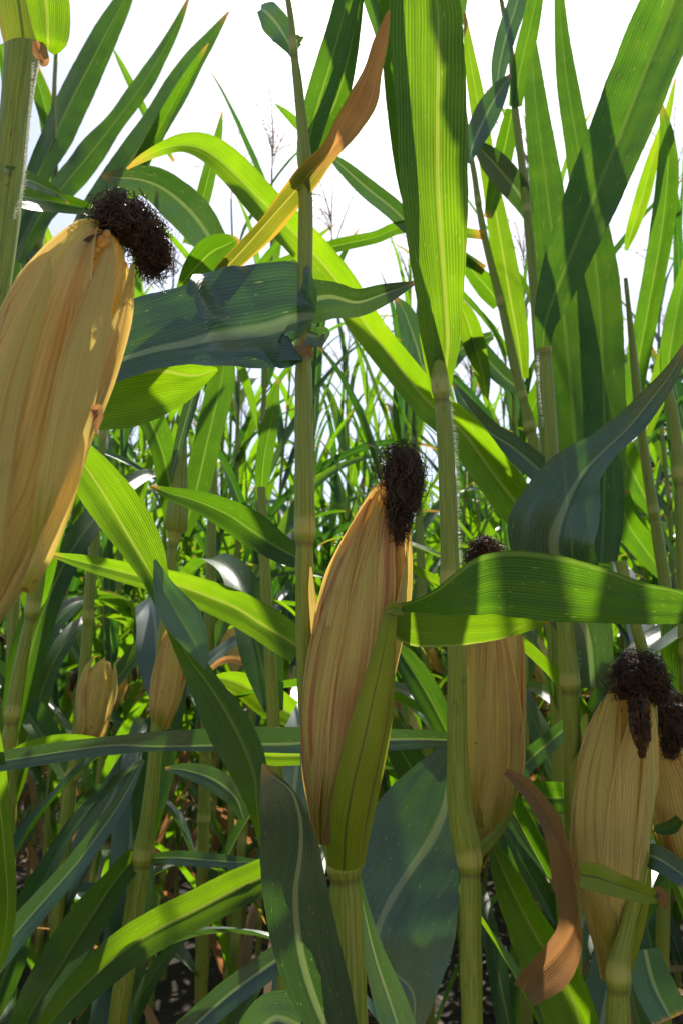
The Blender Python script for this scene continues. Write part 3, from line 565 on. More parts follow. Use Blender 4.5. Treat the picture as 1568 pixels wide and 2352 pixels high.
leaf(C, [(1086, 1850, 22, .755), (1082, 1700, 26, .752), (1078, 1580, 22, .752), (1083, 1500, 14, .752), (1088, 1418, 3, .752)], HUSK, cup=.3, fold=0, ruf=.05, name='husk_strip')
leaf(C, [(1080, 1978, 34, .735), (1108, 1948, 28, .735), (1140, 1915, 22, .74), (1164, 1880, 16, .745), (1178, 1840, 9, .75), (1185, 1790, 3, .755)], SHEATH, cup=.4, fold=0, ruf=.02, name='leaf_sheath')
# long ribbed leaf lying almost level behind the middle plant
leaf(C, [(1030, 1700, 34, .76), (960, 1698, 42, .74), (860, 1700, 50, .72), (760, 1702, 56, .70), (660, 1700, 58, .68, 0, .3), (560, 1698, 56, .665, 0, .4), (460, 1700, 50, .65, 0, .5), (360, 1703, 44, .64, 0, .5), (260, 1712, 42, .63), (160, 1724, 44, .62), (70, 1738, 46, .61), (-20, 1752, 44, .60), (-120, 1770, 20, .60)], BLUE, fold=.4, ruf=.04, n=90, label='long level leaf with a yellow midrib crossing low behind the stalks')
leaf(C, [(690, 1735, 44, .70), (620, 1735, 44, .69), (560, 1728, 26, .68), (500, 1722, 6, .67)], LIGHT, fold=.2, ruf=.03)
leaf(C, [(245, 1700, 4, .67), (180, 1700, 26, .66), (120, 1707, 36, .65), (60, 1720, 30, .64), (10, 1735, 6, .63)], LIGHT, fold=.2, ruf=.05)
leaf(C, [(1030, 1690, 50, .82), (995, 1620, 62, .84), (960, 1560, 62, .86), (930, 1515, 50, .88), (905, 1480, 20, .90)], GREEN, fold=.3, ruf=.05)
leaf(C, [(1000, 1830, 70, .84), (950, 1770, 76, .85), (915, 1710, 60, .86), (900, 1640, 20, .87)], GREEN, fold=.3, ruf=.05)
leaf(C, [(1085, 2060, 8, .78), (1080, 2150, 20, .77), (1082, 2300, 24, .75), (1084, 2420, 20, .74)], SHEATH, cup=.4, fold=0, ruf=0, name='leaf_sheath')
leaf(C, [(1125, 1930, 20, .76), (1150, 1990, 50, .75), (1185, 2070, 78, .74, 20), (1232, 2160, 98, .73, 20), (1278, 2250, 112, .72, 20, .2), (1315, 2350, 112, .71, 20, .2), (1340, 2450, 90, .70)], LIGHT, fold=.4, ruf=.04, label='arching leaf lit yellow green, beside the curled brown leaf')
# dead curled leaf
leaf(C, [(1160, 1772, 14, .70), (1190, 1792, 30, .69, 10), (1230, 1835, 40, .675, 10), (1264, 1890, 48, .66, 10), (1288, 1950, 54, .65, 35), (1306, 2020, 50, .645, 50), (1317, 2090, 44, .64, 45), (1308, 2150, 62, .64, 5), (1276, 2205, 86, .64, -20), (1238, 2245, 82, .64, -25), (1204, 2285, 58, .645)], DRY, fold=.7, ruf=.16, nu=15, n=80, label='dead brown leaf curling down beside the ear')

# plant at the right with the ear above its green tongue
D = plant('corn plant near the right edge, its plump tan ear topped by a thick black mop',
          VS(.70, [(1422, 2400, 56), (1418, 2300, 54), (1420, 2220, 48), (1442, 2120, 34), (1466, 2000, 34), (1486, 1850, 30), (1494, 1700, 28), (1492, 1600, 26), (1476, 1500, 26), (1460, 1440, 26), (1440, 1360, 26), (1425, 1290, 26)]), nodes=(2240, 1720), extra_top=0, top_leaves=0)
eD = ear(D, [(1406, 2250, 12, .67), (1404, 2185, 28, .67), (1400, 2100, 52, .67), (1398, 2000, 74, .67), (1402, 1900, 81, .67), (1410, 1800, 79, .67), (1422, 1710, 68, .67), (1434, 1640, 54, .67), (1444, 1580, 34, .67), (1450, 1550, 16, .67)],
         H6 + [(40, 56, 0, .985, .0008, -14), (-40, 46, 0, .985, .0020, 16), (76, 34, 0, .90, .0020, -20), (-84, 34, .05, .94, .0026, 30)], HUSK2, seed=31, rs=.89)
silk(D, eD, [(1432, 1604, 24, .645), (1436, 1562, 36, .645), (1462, 1540, 38, .645), (1492, 1550, 34, .645), (1508, 1582, 22, .645), (1518, 1612, 8, .645)], n=420, seed=9, curl=.0046, core=.5)
silk(D, eD, [(1462, 1590, 26, .635), (1468, 1640, 22, .628), (1472, 1690, 18, .622), (1474, 1740, 6, .62)], n=160, seed=19, curl=.0010, core=.8, mat=SILKBR, name='brown_silk')
leaf(D, [(1332, 2010, 50, .60), (1370, 2016, 62, .585), (1420, 2034, 52, .58), (1470, 2050, 42, .59), (1512, 2062, 26, .60)], SHEATH, fold=.2, ruf=.04, name='leaf', label='short green tongue lying across the ear')
leaf(D, [(1498, 2052, 22, .60), (1515, 2050, 24, .598), (1522, 2070, 20, .598), (1528, 2090, 8, .598)], DRY, fold=.3, ruf=.2, rufk=20, name='ligule')
leaf(D, [(1470, 1966, 40, .66), (1500, 1968, 56, .65), (1540, 1990, 56, .64), (1580, 2020, 50, .63)], BLUE, fold=.3, ruf=.04)
leaf(D, [(1430, 2240, 32, .70), (1460, 2130, 36, .70), (1480, 2040, 26, .70), (1490, 1960, 10, .70)], SHEATH, cup=.4, fold=0, ruf=.02, name='leaf_sheath')
leaf(D, [(1345, 1640, 8, .80), (1336, 1780, 12, .79), (1330, 1860, 10, .78)], HUSK2, cup=.2, fold=0, name='husk_strip')
# wide upright dark blades
leaf(D, [(1380, 1290, 70, 0.900), (1385, 1180, 88, 0.957), (1388, 1000, 92, 1.051, 0), (1382, 820, 96, 1.145), (1372, 650, 94, 1.234, 0), (1350, 480, 72, 1.324), (1325, 330, 56, 1.403), (1303, 200, 48, 1.472), (1290, 90, 34, 1.530), (1282, -30, 20, 1.593), (1276, -140, 4, 1.650)], GREEN, fold=.3, ruf=.03, label='upright dark green blade with a sunlit tip')
leaf(D, [(1330, 1300, 60, 0.940), (1322, 1150, 92, 1.029), (1318, 1000, 104, 1.118, 0), (1306, 850, 108, 1.207), (1290, 700, 100, 1.296), (1270, 560, 86, 1.380), (1250, 400, 70, 1.476), (1232, 260, 54, 1.559), (1218, 120, 34, 1.643), (1206, 0, 14, 1.714), (1200, -60, 3, 1.750)], GREEN, fold=.3, ruf=.03)
leaf(D, [(1362, 1580, 80, .90), (1345, 1450, 118, .90, 0), (1288, 1320, 180, .89, -38, .1), (1268, 1240, 212, .885, -44, .1), (1285, 1160, 176, .88, -46), (1330, 1085, 112, .88, -46), (1385, 1030, 78, .87, -42), (1445, 975, 68, .86, -30), (1500, 910, 52, .85), (1545, 850, 34, .84), (1580, 780, 10, .83)], BLUE, fold=.22, ruf=.08, nu=17, label='broad blue green leaf whose narrow end points up at the right edge')

# plant whose ear is cut by the right edge
E = plant('corn plant whose ear is cut off by the right edge, brown silk hanging along it',
          VS(.85, [(1640, 2300, 44), (1620, 2100, 42), (1600, 1900, 40), (1585, 1700, 38), (1575, 1500, 34), (1568, 1300, 30), (1560, 1100, 28), (1545, 960, 26), (1528, 880, 24)]), nodes=(1500, 1100), extra_top=0, top_leaves=0)
leaf(E, [(1528, 885, 24, .99), (1540, 790, 46, .99), (1558, 690, 40, 1.0), (1580, 590, 20, 1.0)], GREEN, fold=.3)
eE = ear(E, [(1580, 1990, 20, .82), (1572, 1930, 48, .82), (1560, 1850, 60, .82), (1545, 1770, 58, .82), (1528, 1700, 44, .82), (1516, 1650, 26, .82), (1512, 1625, 12, .82)], H6 + [(20, 60, 0, .98, .001, 8), (-50, 40, 0, .95, .0012, 6)], HUSK, seed=41)
silk(E, eE, [(1512, 1640, 14, .79), (1520, 1610, 26, .785), (1540, 1620, 30, .78), (1546, 1660, 32, .775), (1544, 1700, 26, .775), (1536, 1740, 10, .775)], n=300, seed=12, curl=.003, core=.75)
leaf(E, [(1560, 1880, 20, .78), (1540, 1900, 30, .78), (1510, 1905, 20, .78), (1498, 1904, 4, .78)], GREEN, fold=.3)
leaf(E, [(1480, 2180, 60, .82), (1500, 2260, 90, .80), (1540, 2340, 90, .78)], BLUE, fold=.3)

# stalk with the huge blade pointing to the upper right corner
Fp = plant('corn plant with the huge dark blade slanting up to the upper right corner',
           VS(.90, [(1318, 2300, 36), (1316, 2000, 36), (1314, 1800, 40), (1311, 1650, 38), (1308, 1570, 44), (1300, 1480, 40), (1295, 1420, 40), (1282, 1250, 34), (1270, 1100, 32), (1262, 960, 30), (1254, 840, 26), (1250, 800, 30)]), nodes=(1572, 802), extra_top=0, top_leaves=0)
leaf(Fp, [(1246, 802, 30, 0.970, 0, 0), (1250, 750, 48, 0.987), (1268, 690, 78, 1.008), (1298, 610, 100, 1.037, -15), (1338, 510, 118, 1.073, -15), (1382, 400, 128, 1.112, -15), (1428, 290, 136, 1.152, -15), (1475, 170, 140, 1.195, -15), (1520, 60, 140, 1.235, -15), (1570, -60, 130, 1.278), (1620, -180, 80, 1.321), (1650, -260, 8, 1.350)], GREEN, fold=.3, ruf=.03, nu=17, n=90, label='huge dark green blade slanting to the upper right corner')
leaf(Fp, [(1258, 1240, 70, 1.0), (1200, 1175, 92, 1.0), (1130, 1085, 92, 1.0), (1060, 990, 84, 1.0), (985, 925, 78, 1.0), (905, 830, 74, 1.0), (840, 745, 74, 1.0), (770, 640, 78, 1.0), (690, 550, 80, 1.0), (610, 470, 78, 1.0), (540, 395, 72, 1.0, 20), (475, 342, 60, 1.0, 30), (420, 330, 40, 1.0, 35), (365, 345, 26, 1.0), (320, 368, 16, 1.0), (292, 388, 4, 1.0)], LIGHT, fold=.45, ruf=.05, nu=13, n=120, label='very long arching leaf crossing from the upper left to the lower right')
leaf(Fp, [(1250, 1090, 60, 1.05), (1180, 1030, 56, 1.07), (1120, 990, 50, 1.09), (1070, 930, 36, 1.1), (1040, 880, 5, 1.12)], BLUE, fold=.3, ruf=.1)
leaf(Fp, [(1314, 1660, 40, .95), (1260, 1705, 42, .96), (1215, 1745, 46, .98), (1170, 1790, 46, 1.0), (1120, 1850, 20, 1.02)], BLUE, fold=.4, ruf=.05)
leaf(Fp, [(1312, 1832, 66, .95), (1260, 1832, 70, .96), (1210, 1830, 66, .97), (1150, 1835, 30, .98)], GREEN, fold=.25, ruf=.04)
leaf(Fp, [(1340, 1780, 14, .87), (1326, 1680, 14, .87), (1320, 1600, 12, .88), (1312, 1560, 5, .88)], HUSK2, cup=.2, fold=0, name='dry_strip')

# farther stalks at the upper right
G = plant('slim leaning corn plant with blue grey leaf tufts, right of the tall bright blade',
          VS(1.15, [(1300, 2200, 30), (1290, 1700, 30), (1268, 1250, 28), (1250, 1000, 26), (1240, 850, 24), (1228, 700, 22), (1216, 560, 20), (1208, 480, 20), (1200, 400, 18), (1188, 300, 17), (1180, 235, 17), (1172, 120, 14), (1150, 0, 10)]), nodes=(850, 484, 238), extra_top=.35, top_leaves=2)
leaf(G, [(1212, 495, 24, 1.30), (1194, 450, 52, 1.29), (1160, 405, 60, 1.28), (1125, 365, 52, 1.27), (1092, 330, 20, 1.26), (1080, 318, 4, 1.25)], BLUE, fold=.3, ruf=.1)
leaf(G, [(1075, 375, 10, 1.2), (1088, 325, 44, 1.2), (1115, 265, 58, 1.2), (1145, 210, 42, 1.2), (1172, 170, 5, 1.2)], BLUE, fold=.25, ruf=.05)
leaf(G, [(1140, 210, 20, 1.28), (1146, 150, 38, 1.28), (1162, 80, 46, 1.28), (1182, 20, 44, 1.28), (1200, -50, 30, 1.28)], BLUE, fold=.3, ruf=.12)
leaf(G, [(1182, 245, 30, 1.31), (1192, 170, 40, 1.32), (1210, 90, 44, 1.33), (1228, 10, 34, 1.34), (1250, -80, 10, 1.35)], GREEN, fold=.4, ruf=.05)
leaf(G, [(1176, 250, 30, 1.33), (1160, 330, 44, 1.34), (1140, 420, 40, 1.35), (1120, 500, 20, 1.36)], GREEN, fold=.4, ruf=.05)
H = plant('slim leaning corn stalk with dark leaf bases, just right of the tall bright blade',
          VS(1.35, [(1290, 2100, 28), (1270, 1500, 27), (1232, 1080, 26), (1215, 980, 28), (1200, 915, 20), (1185, 860, 22), (1166, 770, 20), (1148, 690, 19), (1130, 620, 18), (1112, 545, 16), (1098, 470, 15), (1088, 400, 13), (1075, 330, 11)]), nodes=(980, 912, 694, 468), extra_top=.5, top_leaves=3)
leaf(H, [(1146, 700, 34, 1.5), (1122, 665, 52, 1.49), (1095, 635, 44, 1.48), (1070, 605, 30, 1.47), (1045, 575, 6, 1.46)], GREEN, fold=.3)
leaf(H, [(1205, 990, 40, 1.42), (1222, 940, 50, 1.42), (1240, 890, 34, 1.42), (1250, 830, 8, 1.42)], GREEN, fold=.4)
leaf(H, [(1200, 870, 26, 1.45), (1188, 780, 50, 1.46), (1170, 680, 60, 1.47), (1155, 590, 56, 1.48), (1140, 500, 46, 1.49), (1122, 400, 36, 1.5), (1100, 260, 38, 1.5), (1078, 130, 26, 1.5), (1066, 30, 6, 1.5)], LIGHT, fold=.35, ruf=.04)
leaf(H, [(1116, 935, 6, 1.5), (1110, 870, 30, 1.5), (1088, 790, 50, 1.5), (1070, 730, 44, 1.5), (1050, 690, 20, 1.5)], LIGHT, fold=.3)
leaf(H, [(1200, 900, 30, 1.5), (1150, 860, 44, 1.52), (1100, 800, 40, 1.54), (1070, 740, 20, 1.56)], BLUE, fold=.3)
I = plant('corn plant with three narrow upright leaves beside the upper right blade, against the sky',
          VS(1.2, [(1520, 2200, 30), (1530, 1700, 30), (1530, 1400, 28), (1512, 1250, 26), (1496, 1150, 24), (1482, 1060, 22), (1472, 985, 20), (1462, 900, 20)]), nodes=(1180, 985), extra_top=.2, top_leaves=0)
leaf(I, [(1460, 985, 24, 1.4), (1458, 880, 44, 1.41), (1478, 760, 50, 1.42), (1500, 640, 50, 1.43), (1520, 520, 52, 1.44), (1532, 400, 48, 1.45), (1530, 310, 30, 1.46), (1515, 230, 6, 1.47)], GREEN, fold=.4, ruf=.04)
leaf(I, [(1436, 575, 8, 1.5), (1450, 530, 26, 1.5), (1475, 450, 34, 1.5), (1500, 360, 26, 1.5), (1530, 270, 18, 1.5), (1550, 180, 4, 1.5)], LIGHT, fold=.3)
leaf(I, [(1480, 1000, 26, 1.4), (1510, 900, 44, 1.41), (1545, 780, 44, 1.42), (1580, 680, 30, 1.43)], LIGHT, fold=.3)
leaf(I, [(1500, 1180, 26, 1.35), (1470, 1120, 60, 1.36), (1440, 1060, 60, 1.37), (1410, 1000, 44, 1.38), (1380, 960, 10, 1.4)], GREEN, fold=.3)
leaf(I, [(1530, 1330, 26, 1.3), (1480, 1260, 60, 1.32), (1440, 1200, 60, 1.33), (1420, 1130, 44, 1.34)], GREEN, fold=.3)
J = plant('corn plant with blades slanting up against the sky at the upper left',
          VS(1.25, [(20, 2000, 30), (30, 1500, 30), (40, 1100, 28), (60, 800, 26), (86, 560, 24), (118, 480, 20), (126, 400, 16), (124, 270, 12), (126, 180, 9)]), nodes=(800, 560), extra_top=.25, top_leaves=0)
leaf(J, [(30, 560, 24, 1.200), (60, 470, 44, 1.277), (92, 390, 53, 1.346), (128, 315, 65, 1.413, 20), (165, 235, 68, 1.484, 20), (205, 155, 63, 1.557, 10), (245, 75, 54, 1.629), (285, 0, 36, 1.698), (310, -60, 14, 1.750)], GREEN, fold=.3, ruf=.04)
leaf(J, [(40, 600, 26, 1.200), (90, 500, 46, 1.292), (150, 425, 58, 1.371, 20), (210, 350, 58, 1.450), (265, 280, 40, 1.523), (310, 220, 42, 1.584), (350, 160, 36, 1.643, 20), (385, 100, 26, 1.700), (415, 40, 16, 1.755), (436, -10, 4, 1.800)], GREEN, fold=.3, ruf=.14, rufk=4)
leaf(J, [(170, 560, 40, 1.100), (215, 490, 61, 1.171), (262, 425, 70, 1.240), (310, 355, 68, 1.313), (360, 280, 60, 1.390), (405, 205, 58, 1.465), (445, 140, 44, 1.530), (485, 85, 26, 1.588), (526, 26, 4, 1.650)], GREEN, fold=.35, ruf=.04, label='broad dark blade with a yellowed tip')
leaf(J, [(262, 115, 4, 1.8), (285, 160, 14, 1.8), (320, 230, 18, 1.8), (350, 290, 16, 1.8), (400, 370, 8, 1.8)], GREEN, fold=.3)
leaf(J, [(540, 645, 30, 1.15), (505, 590, 62, 1.15), (470, 530, 84, 1.15, -20), (425, 475, 92, 1.15, -20), (370, 432, 84, 1.15, -20), (320, 412, 62, 1.15), (270, 408, 40, 1.15), (235, 404, 6, 1.15)], BLUE, fold=.25, ruf=.1, nu=15, label='pale grey green leaf arching against the sky')
leaf(J, [(430, 560, 20, 1.5), (445, 515, 26, 1.5), (465, 460, 34, 1.5), (485, 380, 30, 1.5), (502, 310, 18, 1.5), (511, 256, 3, 1.5)], GREEN, fold=.3)
leaf(J, [(118, 500, 14, 1.45), (112, 300, 34, 1.45, 0), (100, 230, 40, 1.45), (80, 170, 30, 1.45), (70, 130, 4, 1.45)], GREEN, fold=.35)
leaf(H, [(560, 622, 6, 1.35), (620, 610, 18, 1.36), (700, 586, 26, 1.38), (780, 562, 30, 1.40), (860, 545, 28, 1.42), (940, 520, 28, 1.44), (1110, 540, 20, 1.48)], GREEN, fold=.5)
leaf(H, [(745, 345, 5, 1.40), (790, 385, 30, 1.40), (840, 430, 42, 1.41), (900, 478, 44, 1.42), (960, 530, 40, 1.44), (1110, 620, 22, 1.48)], BLUE, fold=.35, ruf=.05)
leaf(H, [(632, 238, 3, 1.3), (660, 262, 16, 1.3), (700, 300, 22, 1.32), (760, 350, 16, 1.35)], GREEN, fold=.3)
leaf(H, [(1130, 770, 20, 1.5), (1060, 800, 40, 1.52), (985, 860, 62, 1.54), (955, 790, 60, 1.55), (930, 720, 40, 1.56), (905, 680, 6, 1.57)], BLUE, fold=.25, ruf=.08)
leaf(J, [(128, 270, 14, 1.6), (110, 240, 34, 1.6), (92, 200, 36, 1.6), (80, 150, 20, 1.6), (74, 110, 4, 1.6)], DRYTIP, fold=.4, ruf=.08)
leaf(J, [(0, 100, 26, 1.3), (18, 170, 30, 1.3), (22, 260, 26, 1.32), (10, 350, 16, 1.34)], GREEN, fold=.35)
leaf(J, [(10, 700, 20, 1.4), (50, 620, 46, 1.4), (20, 560, 50, 1.38), (-20, 520, 40, 1.36)], BLUE, fold=.35)
leaf(J, [(60, 800, 22, 1.35), (84, 690, 40, 1.36), (70, 600, 44, 1.36), (40, 530, 30, 1.36), (10, 490, 6, 1.36)], BLUE, fold=.35)
leaf(J, [(100, 520, 20, 1.6), (120, 600, 40, 1.6), (128, 680, 30, 1.6), (122, 760, 8, 1.6)], LIGHT, fold=.35)
K_ = plant('corn plant with a plain tan ear behind the twisting leaf, left of the middle',
           VS(1.05, [(270, 2352, 44), (300, 2150, 46), (326, 1980, 44), (345, 1850, 36), (360, 1680, 28), (372, 1500, 26), (386, 1370, 24), (400, 1240, 24), (404, 1215, 50)]), nodes=(1975, 1240), extra_top=.15, top_leaves=0)
leaf(K_, [(404, 1235, 40, 1.09), (400, 1160, 56, 1.09), (388, 1100, 54, 1.09), (375, 1040, 54, 1.09, 10), (352, 975, 60, 1.09, 20), (325, 930, 56, 1.09, 20), (300, 900, 30, 1.09), (270, 880, 6, 1.09)], GREEN, fold=.4, ruf=.06)
leaf(K_, [(392, 1098, 8, 1.06), (410, 1030, 22, 1.06), (432, 950, 30, 1.06), (450, 890, 26, 1.06), (470, 840, 6, 1.06)], BLUE, fold=.3)
leaf(K_, [(420, 1230, 30, 1.1), (450, 1130, 60, 1.12), (480, 1000, 60, 1.14), (510, 870, 60, 1.16), (520, 780, 20, 1.18)], GREEN, fold=.3)
eK = ear(K_, [(372, 1670, 12, 1.02), (376, 1630, 26, 1.02), (388, 1570, 32, 1.02), (402, 1500, 32, 1.02), (416, 1440, 24, 1.02), (424, 1410, 10, 1.02)], H6 + [(10, 60, 0, .98, .001, 10)], HUSK, seed=51)
leaf(K_, [(345, 1975, 16, 1.0), (310, 1975, 50, .98), (260, 2030, 58, .95), (215, 2095, 84, .92, 10), (165, 2170, 92, .88, 20), (115, 2250, 90, .84, 20), (70, 2330, 80, .80), (40, 2400, 60, .78)], LIGHT, fold=.4, ruf=.06)
leaf(K_, [(350, 1972, 20, .98), (400, 1970, 30, .94), (470, 1975, 32, .92), (540, 1980, 26, .9), (600, 1980, 8, .88)], BLUE, fold=.3, ruf=.04)
L_ = plant('corn plant with the ragged open husk on its ear, low at the left',
           VS(1.2, [(110, 2352, 30), (130, 2150, 30), (148, 1950, 32), (163, 1800, 32), (172, 1770, 34), (184, 1650, 30), (198, 1500, 26), (208, 1340, 24), (216, 1250, 22)]), nodes=(1785, 1420), extra_top=.5, top_leaves=1)
eL = ear(L_, [(204, 1700, 16, 1.15), (212, 1660, 28, 1.15), (222, 1600, 34, 1.15), (234, 1545, 26, 1.15), (242, 1520, 12, 1.15)], [(0, 50, 0, 1.1, .003, 10), (60, 40, 0, 1.05, .004, 10), (-60, 40, 0, 1.12, .003, -10)], HUSK2, seed=61)
M_ = plant('brown stained corn stalk capped by a drooping dark leaf, just below the biggest ear',
           VS(.95, [(-20, 2000, 38), (0, 1820, 36), (18, 1725, 36), (30, 1640, 34), (48, 1530, 30), (66, 1440, 26), (74, 1405, 30), (84, 1340, 36)]), nodes=(1640, 1408), extra_top=.2, top_leaves=0)
leaf(M_, [(72, 1408, 22, .98), (78, 1370, 56, .97), (92, 1310, 66, .96), (110, 1240, 60, .95), (140, 1150, 60, .95), (180, 1060, 40, .95)], GREEN, fold=.35, ruf=.06)
leaf(M_, [(330, 1745, 8, .9), (285, 1830, 30, .88), (235, 1905, 42, .86), (175, 1985, 48, .84), (105, 2065, 54, .82), (40, 2140, 60, .80), (-40, 2240, 60, .78)], BLUE, fold=.5, ruf=.05, label='narrow ribbed leaf running diagonally low at the left')
leaf(M_, [(-60, 1500, 40, .6), (-20, 1700, 44, .6), (0, 1850, 44, .6), (12, 1970, 42, .6), (18, 2080, 38, .6), (5, 2180, 34, .6), (-25, 2260, 20, .6)], LIGHT, fold=.3, ruf=.08)
N_ = plant('corn plant behind the middle stalk foot with a long diagonal leaf lit in patches',
           VS(.92, [(655, 2300, 36), (650, 2050, 36), (640, 1850, 34), (628, 1650, 30), (620, 1500, 28), (612, 1380, 26), (606, 1250, 24), (600, 1120, 20)]), nodes=(1850, 1450), extra_top=0, top_leaves=0)
leaf(N_, [(600, 1150, 22, .97), (606, 1060, 38, .97), (624, 960, 34, .98), (640, 870, 5, .99)], GREEN, fold=.35)
leaf(N_, [(650, 1985, 62, .84), (590, 2020, 78, .83), (530, 2048, 82, .82), (450, 2090, 84, .81), (370, 2130, 86, .80), (290, 2180, 88, .79), (220, 2240, 84, .77), (150, 2310, 70, .75), (60, 2420, 30, .73)], LIGHT, fold=.3, ruf=.03, n=70, label='long diagonal leaf lit in yellow green patches')
leaf(N_, [(660, 2190, 60, .75), (600, 2230, 60, .74), (520, 2290, 62, .73), (430, 2370, 60, .72), (330, 2450, 40, .7)], BLUE, fold=.4, ruf=.04)
leaf(N_, [(690, 2360, 120, .62), (630, 2340, 110, .62), (580, 2390, 90, .62), (540, 2450, 50, .62)], BLUE, fold=.3, ruf=.04)
leaf(N_, [(670, 1640, 60, .95), (620, 1612, 74, .95), (570, 1580, 62, .95), (525, 1562, 40, .95), (485, 1556, 5, .95)], LIGHT, fold=.4, ruf=.08)
leaf(N_, [(560, 1880, 20, .95), (540, 1830, 46, .95), (490, 1790, 50, .95), (430, 1770, 34, .95), (380, 1765, 6, .95)], BLUE, fold=.3, ruf=.05)
leaf(N_, [(480, 1540, 10, 1.1), (510, 1518, 14, 1.1), (545, 1515, 16, 1.1), (575, 1535, 12, 1.1), (590, 1560, 4, 1.1)], DRY, fold=.4)

for q_, (p_, n_) in enumerate(((E, 4), (Fp, 5), (G, 7), (H, 8), (I, 7), (J, 6), (K_, 6), (L_, 7), (M_, 6), (N_, 6))):
    low_leaves(p_, n_, 300 + q_ * 17)
    if p_ in (G, H, J): link('tassel', tassel_geo(p_.C[-1] - p_.base, np.random.default_rng(q_), .9).mesh('tassel', TASSEL), p_.root)

# loose outer husk layers whose raised edges run slantwise over the ears
def layer(p, e, st, mat, cup=.36, ph=.06):
    leaf(p, st, mat, cup=cup, fold=0, ruf=ph, rufk=9, name='outer_husk', par=e, rib=0)
layer(B, eB, [(762, 1905, 24, .556), (744, 1800, 58, .554), (736, 1700, 78, .551), (744, 1590, 90, .551), (768, 1460, 88, .552), (800, 1340, 68, .556), (834, 1225, 44, .562), (866, 1130, 8, .57)], HUSKP)
layer(B, eB, [(850, 1560, 30, .553), (880, 1460, 56, .556), (892, 1360, 58, .560), (896, 1270, 50, .565), (893, 1195, 34, .570), (888, 1125, 6, .575)], HUSK)
layer(C, eC, [(1146, 1900, 34, .778), (1150, 1800, 74, .776), (1160, 1690, 66, .775), (1174, 1580, 40, .778), (1184, 1500, 22, .782), (1192, 1440, 5, .786)], HUSK)
layer(C, eC, [(1102, 1900, 22, .782), (1094, 1800, 40, .78), (1092, 1700, 44, .779), (1102, 1600, 30, .776), (1112, 1520, 8, .775)], HUSK2)
layer(D, eD, [(1404, 2170, 30, .650), (1376, 2040, 70, .648), (1362, 1910, 80, .648), (1368, 1790, 70, .648), (1386, 1690, 48, .650), (1404, 1600, 20, .653), (1412, 1565, 4, .655)], HUSK2)
layer(D, eD, [(1436, 2150, 20, .655), (1456, 2030, 44, .655), (1468, 1900, 48, .655), (1474, 1800, 40, .655), (1480, 1710, 22, .655), (1486, 1655, 4, .656)], HUSK)
layer(A, eA, [(90, 1270, 40, .386), (130, 1110, 90, .386), (160, 960, 100, .388), (190, 820, 90, .392), (222, 700, 70, .400), (246, 600, 40, .412), (256, 545, 6, .42)], HUSK2, .25)
O_ = plant('yellowed corn stalk low at the left, between the diagonal leaf and the twisting leaf',
           VS(1.5, [(462, 2352, 30), (466, 2000, 29), (474, 1700, 27), (482, 1400, 25), (488, 1150, 20)]), nodes=(2120, 1880, 1600, 1350), extra_top=.35, top_leaves=3)
Q_ = plant('corn stalk half hidden behind the curled brown leaf, low at the right',
           VS(1.6, [(1206, 2352, 30), (1204, 2000, 29), (1200, 1700, 27), (1196, 1400, 25), (1188, 1150, 20)]), nodes=(2180, 1940, 1620, 1340), extra_top=.25, top_leaves=2)
T_ = plant('corn stalk seen between the middle ear and the stalk right of it',
           VS(1.9, [(985, 2352, 26), (984, 2000, 25), (980, 1700, 24), (970, 1400, 22), (962, 1200, 18)]), nodes=(2180, 1900, 1640, 1380), extra_top=.25, top_leaves=2)
for q_, p_ in enumerate((O_, Q_, T_)): low_leaves(p_, 9, 900 + q_ * 13, .15, 1.1)
# white bristles standing on the sunny side of stalks and sheaths
def bristles(p, pts, n, ln=.004, side=1, seed=0):
    rs = np.random.default_rng(seed); Q = spline(pts, 60); g = Geo()
    for i in range(n):
        q = Q[rs.integers(0, 60)]; c = P(q[0] + rs.uniform(-1, 1), q[1] + rs.uniform(-8, 8), q[3] - .001) - p.base
        d = nrm(RT * side * rs.uniform(.6, 1.2) + UP * rs.uniform(-.5, .7) + rs.normal(size=3) * .25) * ln * rs.uniform(.4, 1.3)
        V, F, U = tube(np.array([c, c + d * .5, c + d]), np.array([.00022, .00016, .00004]), 3); g.add(V, F, U)
    link('bristles', g.mesh('bristles', HAIR), p.stalk)
bristles(C, [(1032, 925, 0, .79), (1041, 1000, 0, .785), (1045, 1060, 0, .78), (1048, 1150, 0, .775), (1054, 1290, 0, .77)], 300, .0045, 1, 1)
bristles(A, [(74, 150, 0, .56), (66, 260, 0, .55), (58, 340, 0, .54), (50, 430, 0, .53), (30, 500, 0, .52)], 260, .003, 1, 3)
bristles(Fp, [(1236, 815, 0, .98), (1240, 900, 0, .97), (1248, 980, 0, .96)], 160, .004, -1, 4)
bristles(Fp, [(1326, 1500, 0, .9), (1330, 1600, 0, .9), (1332, 1640, 0, .9)], 90, .004, 1, 5)

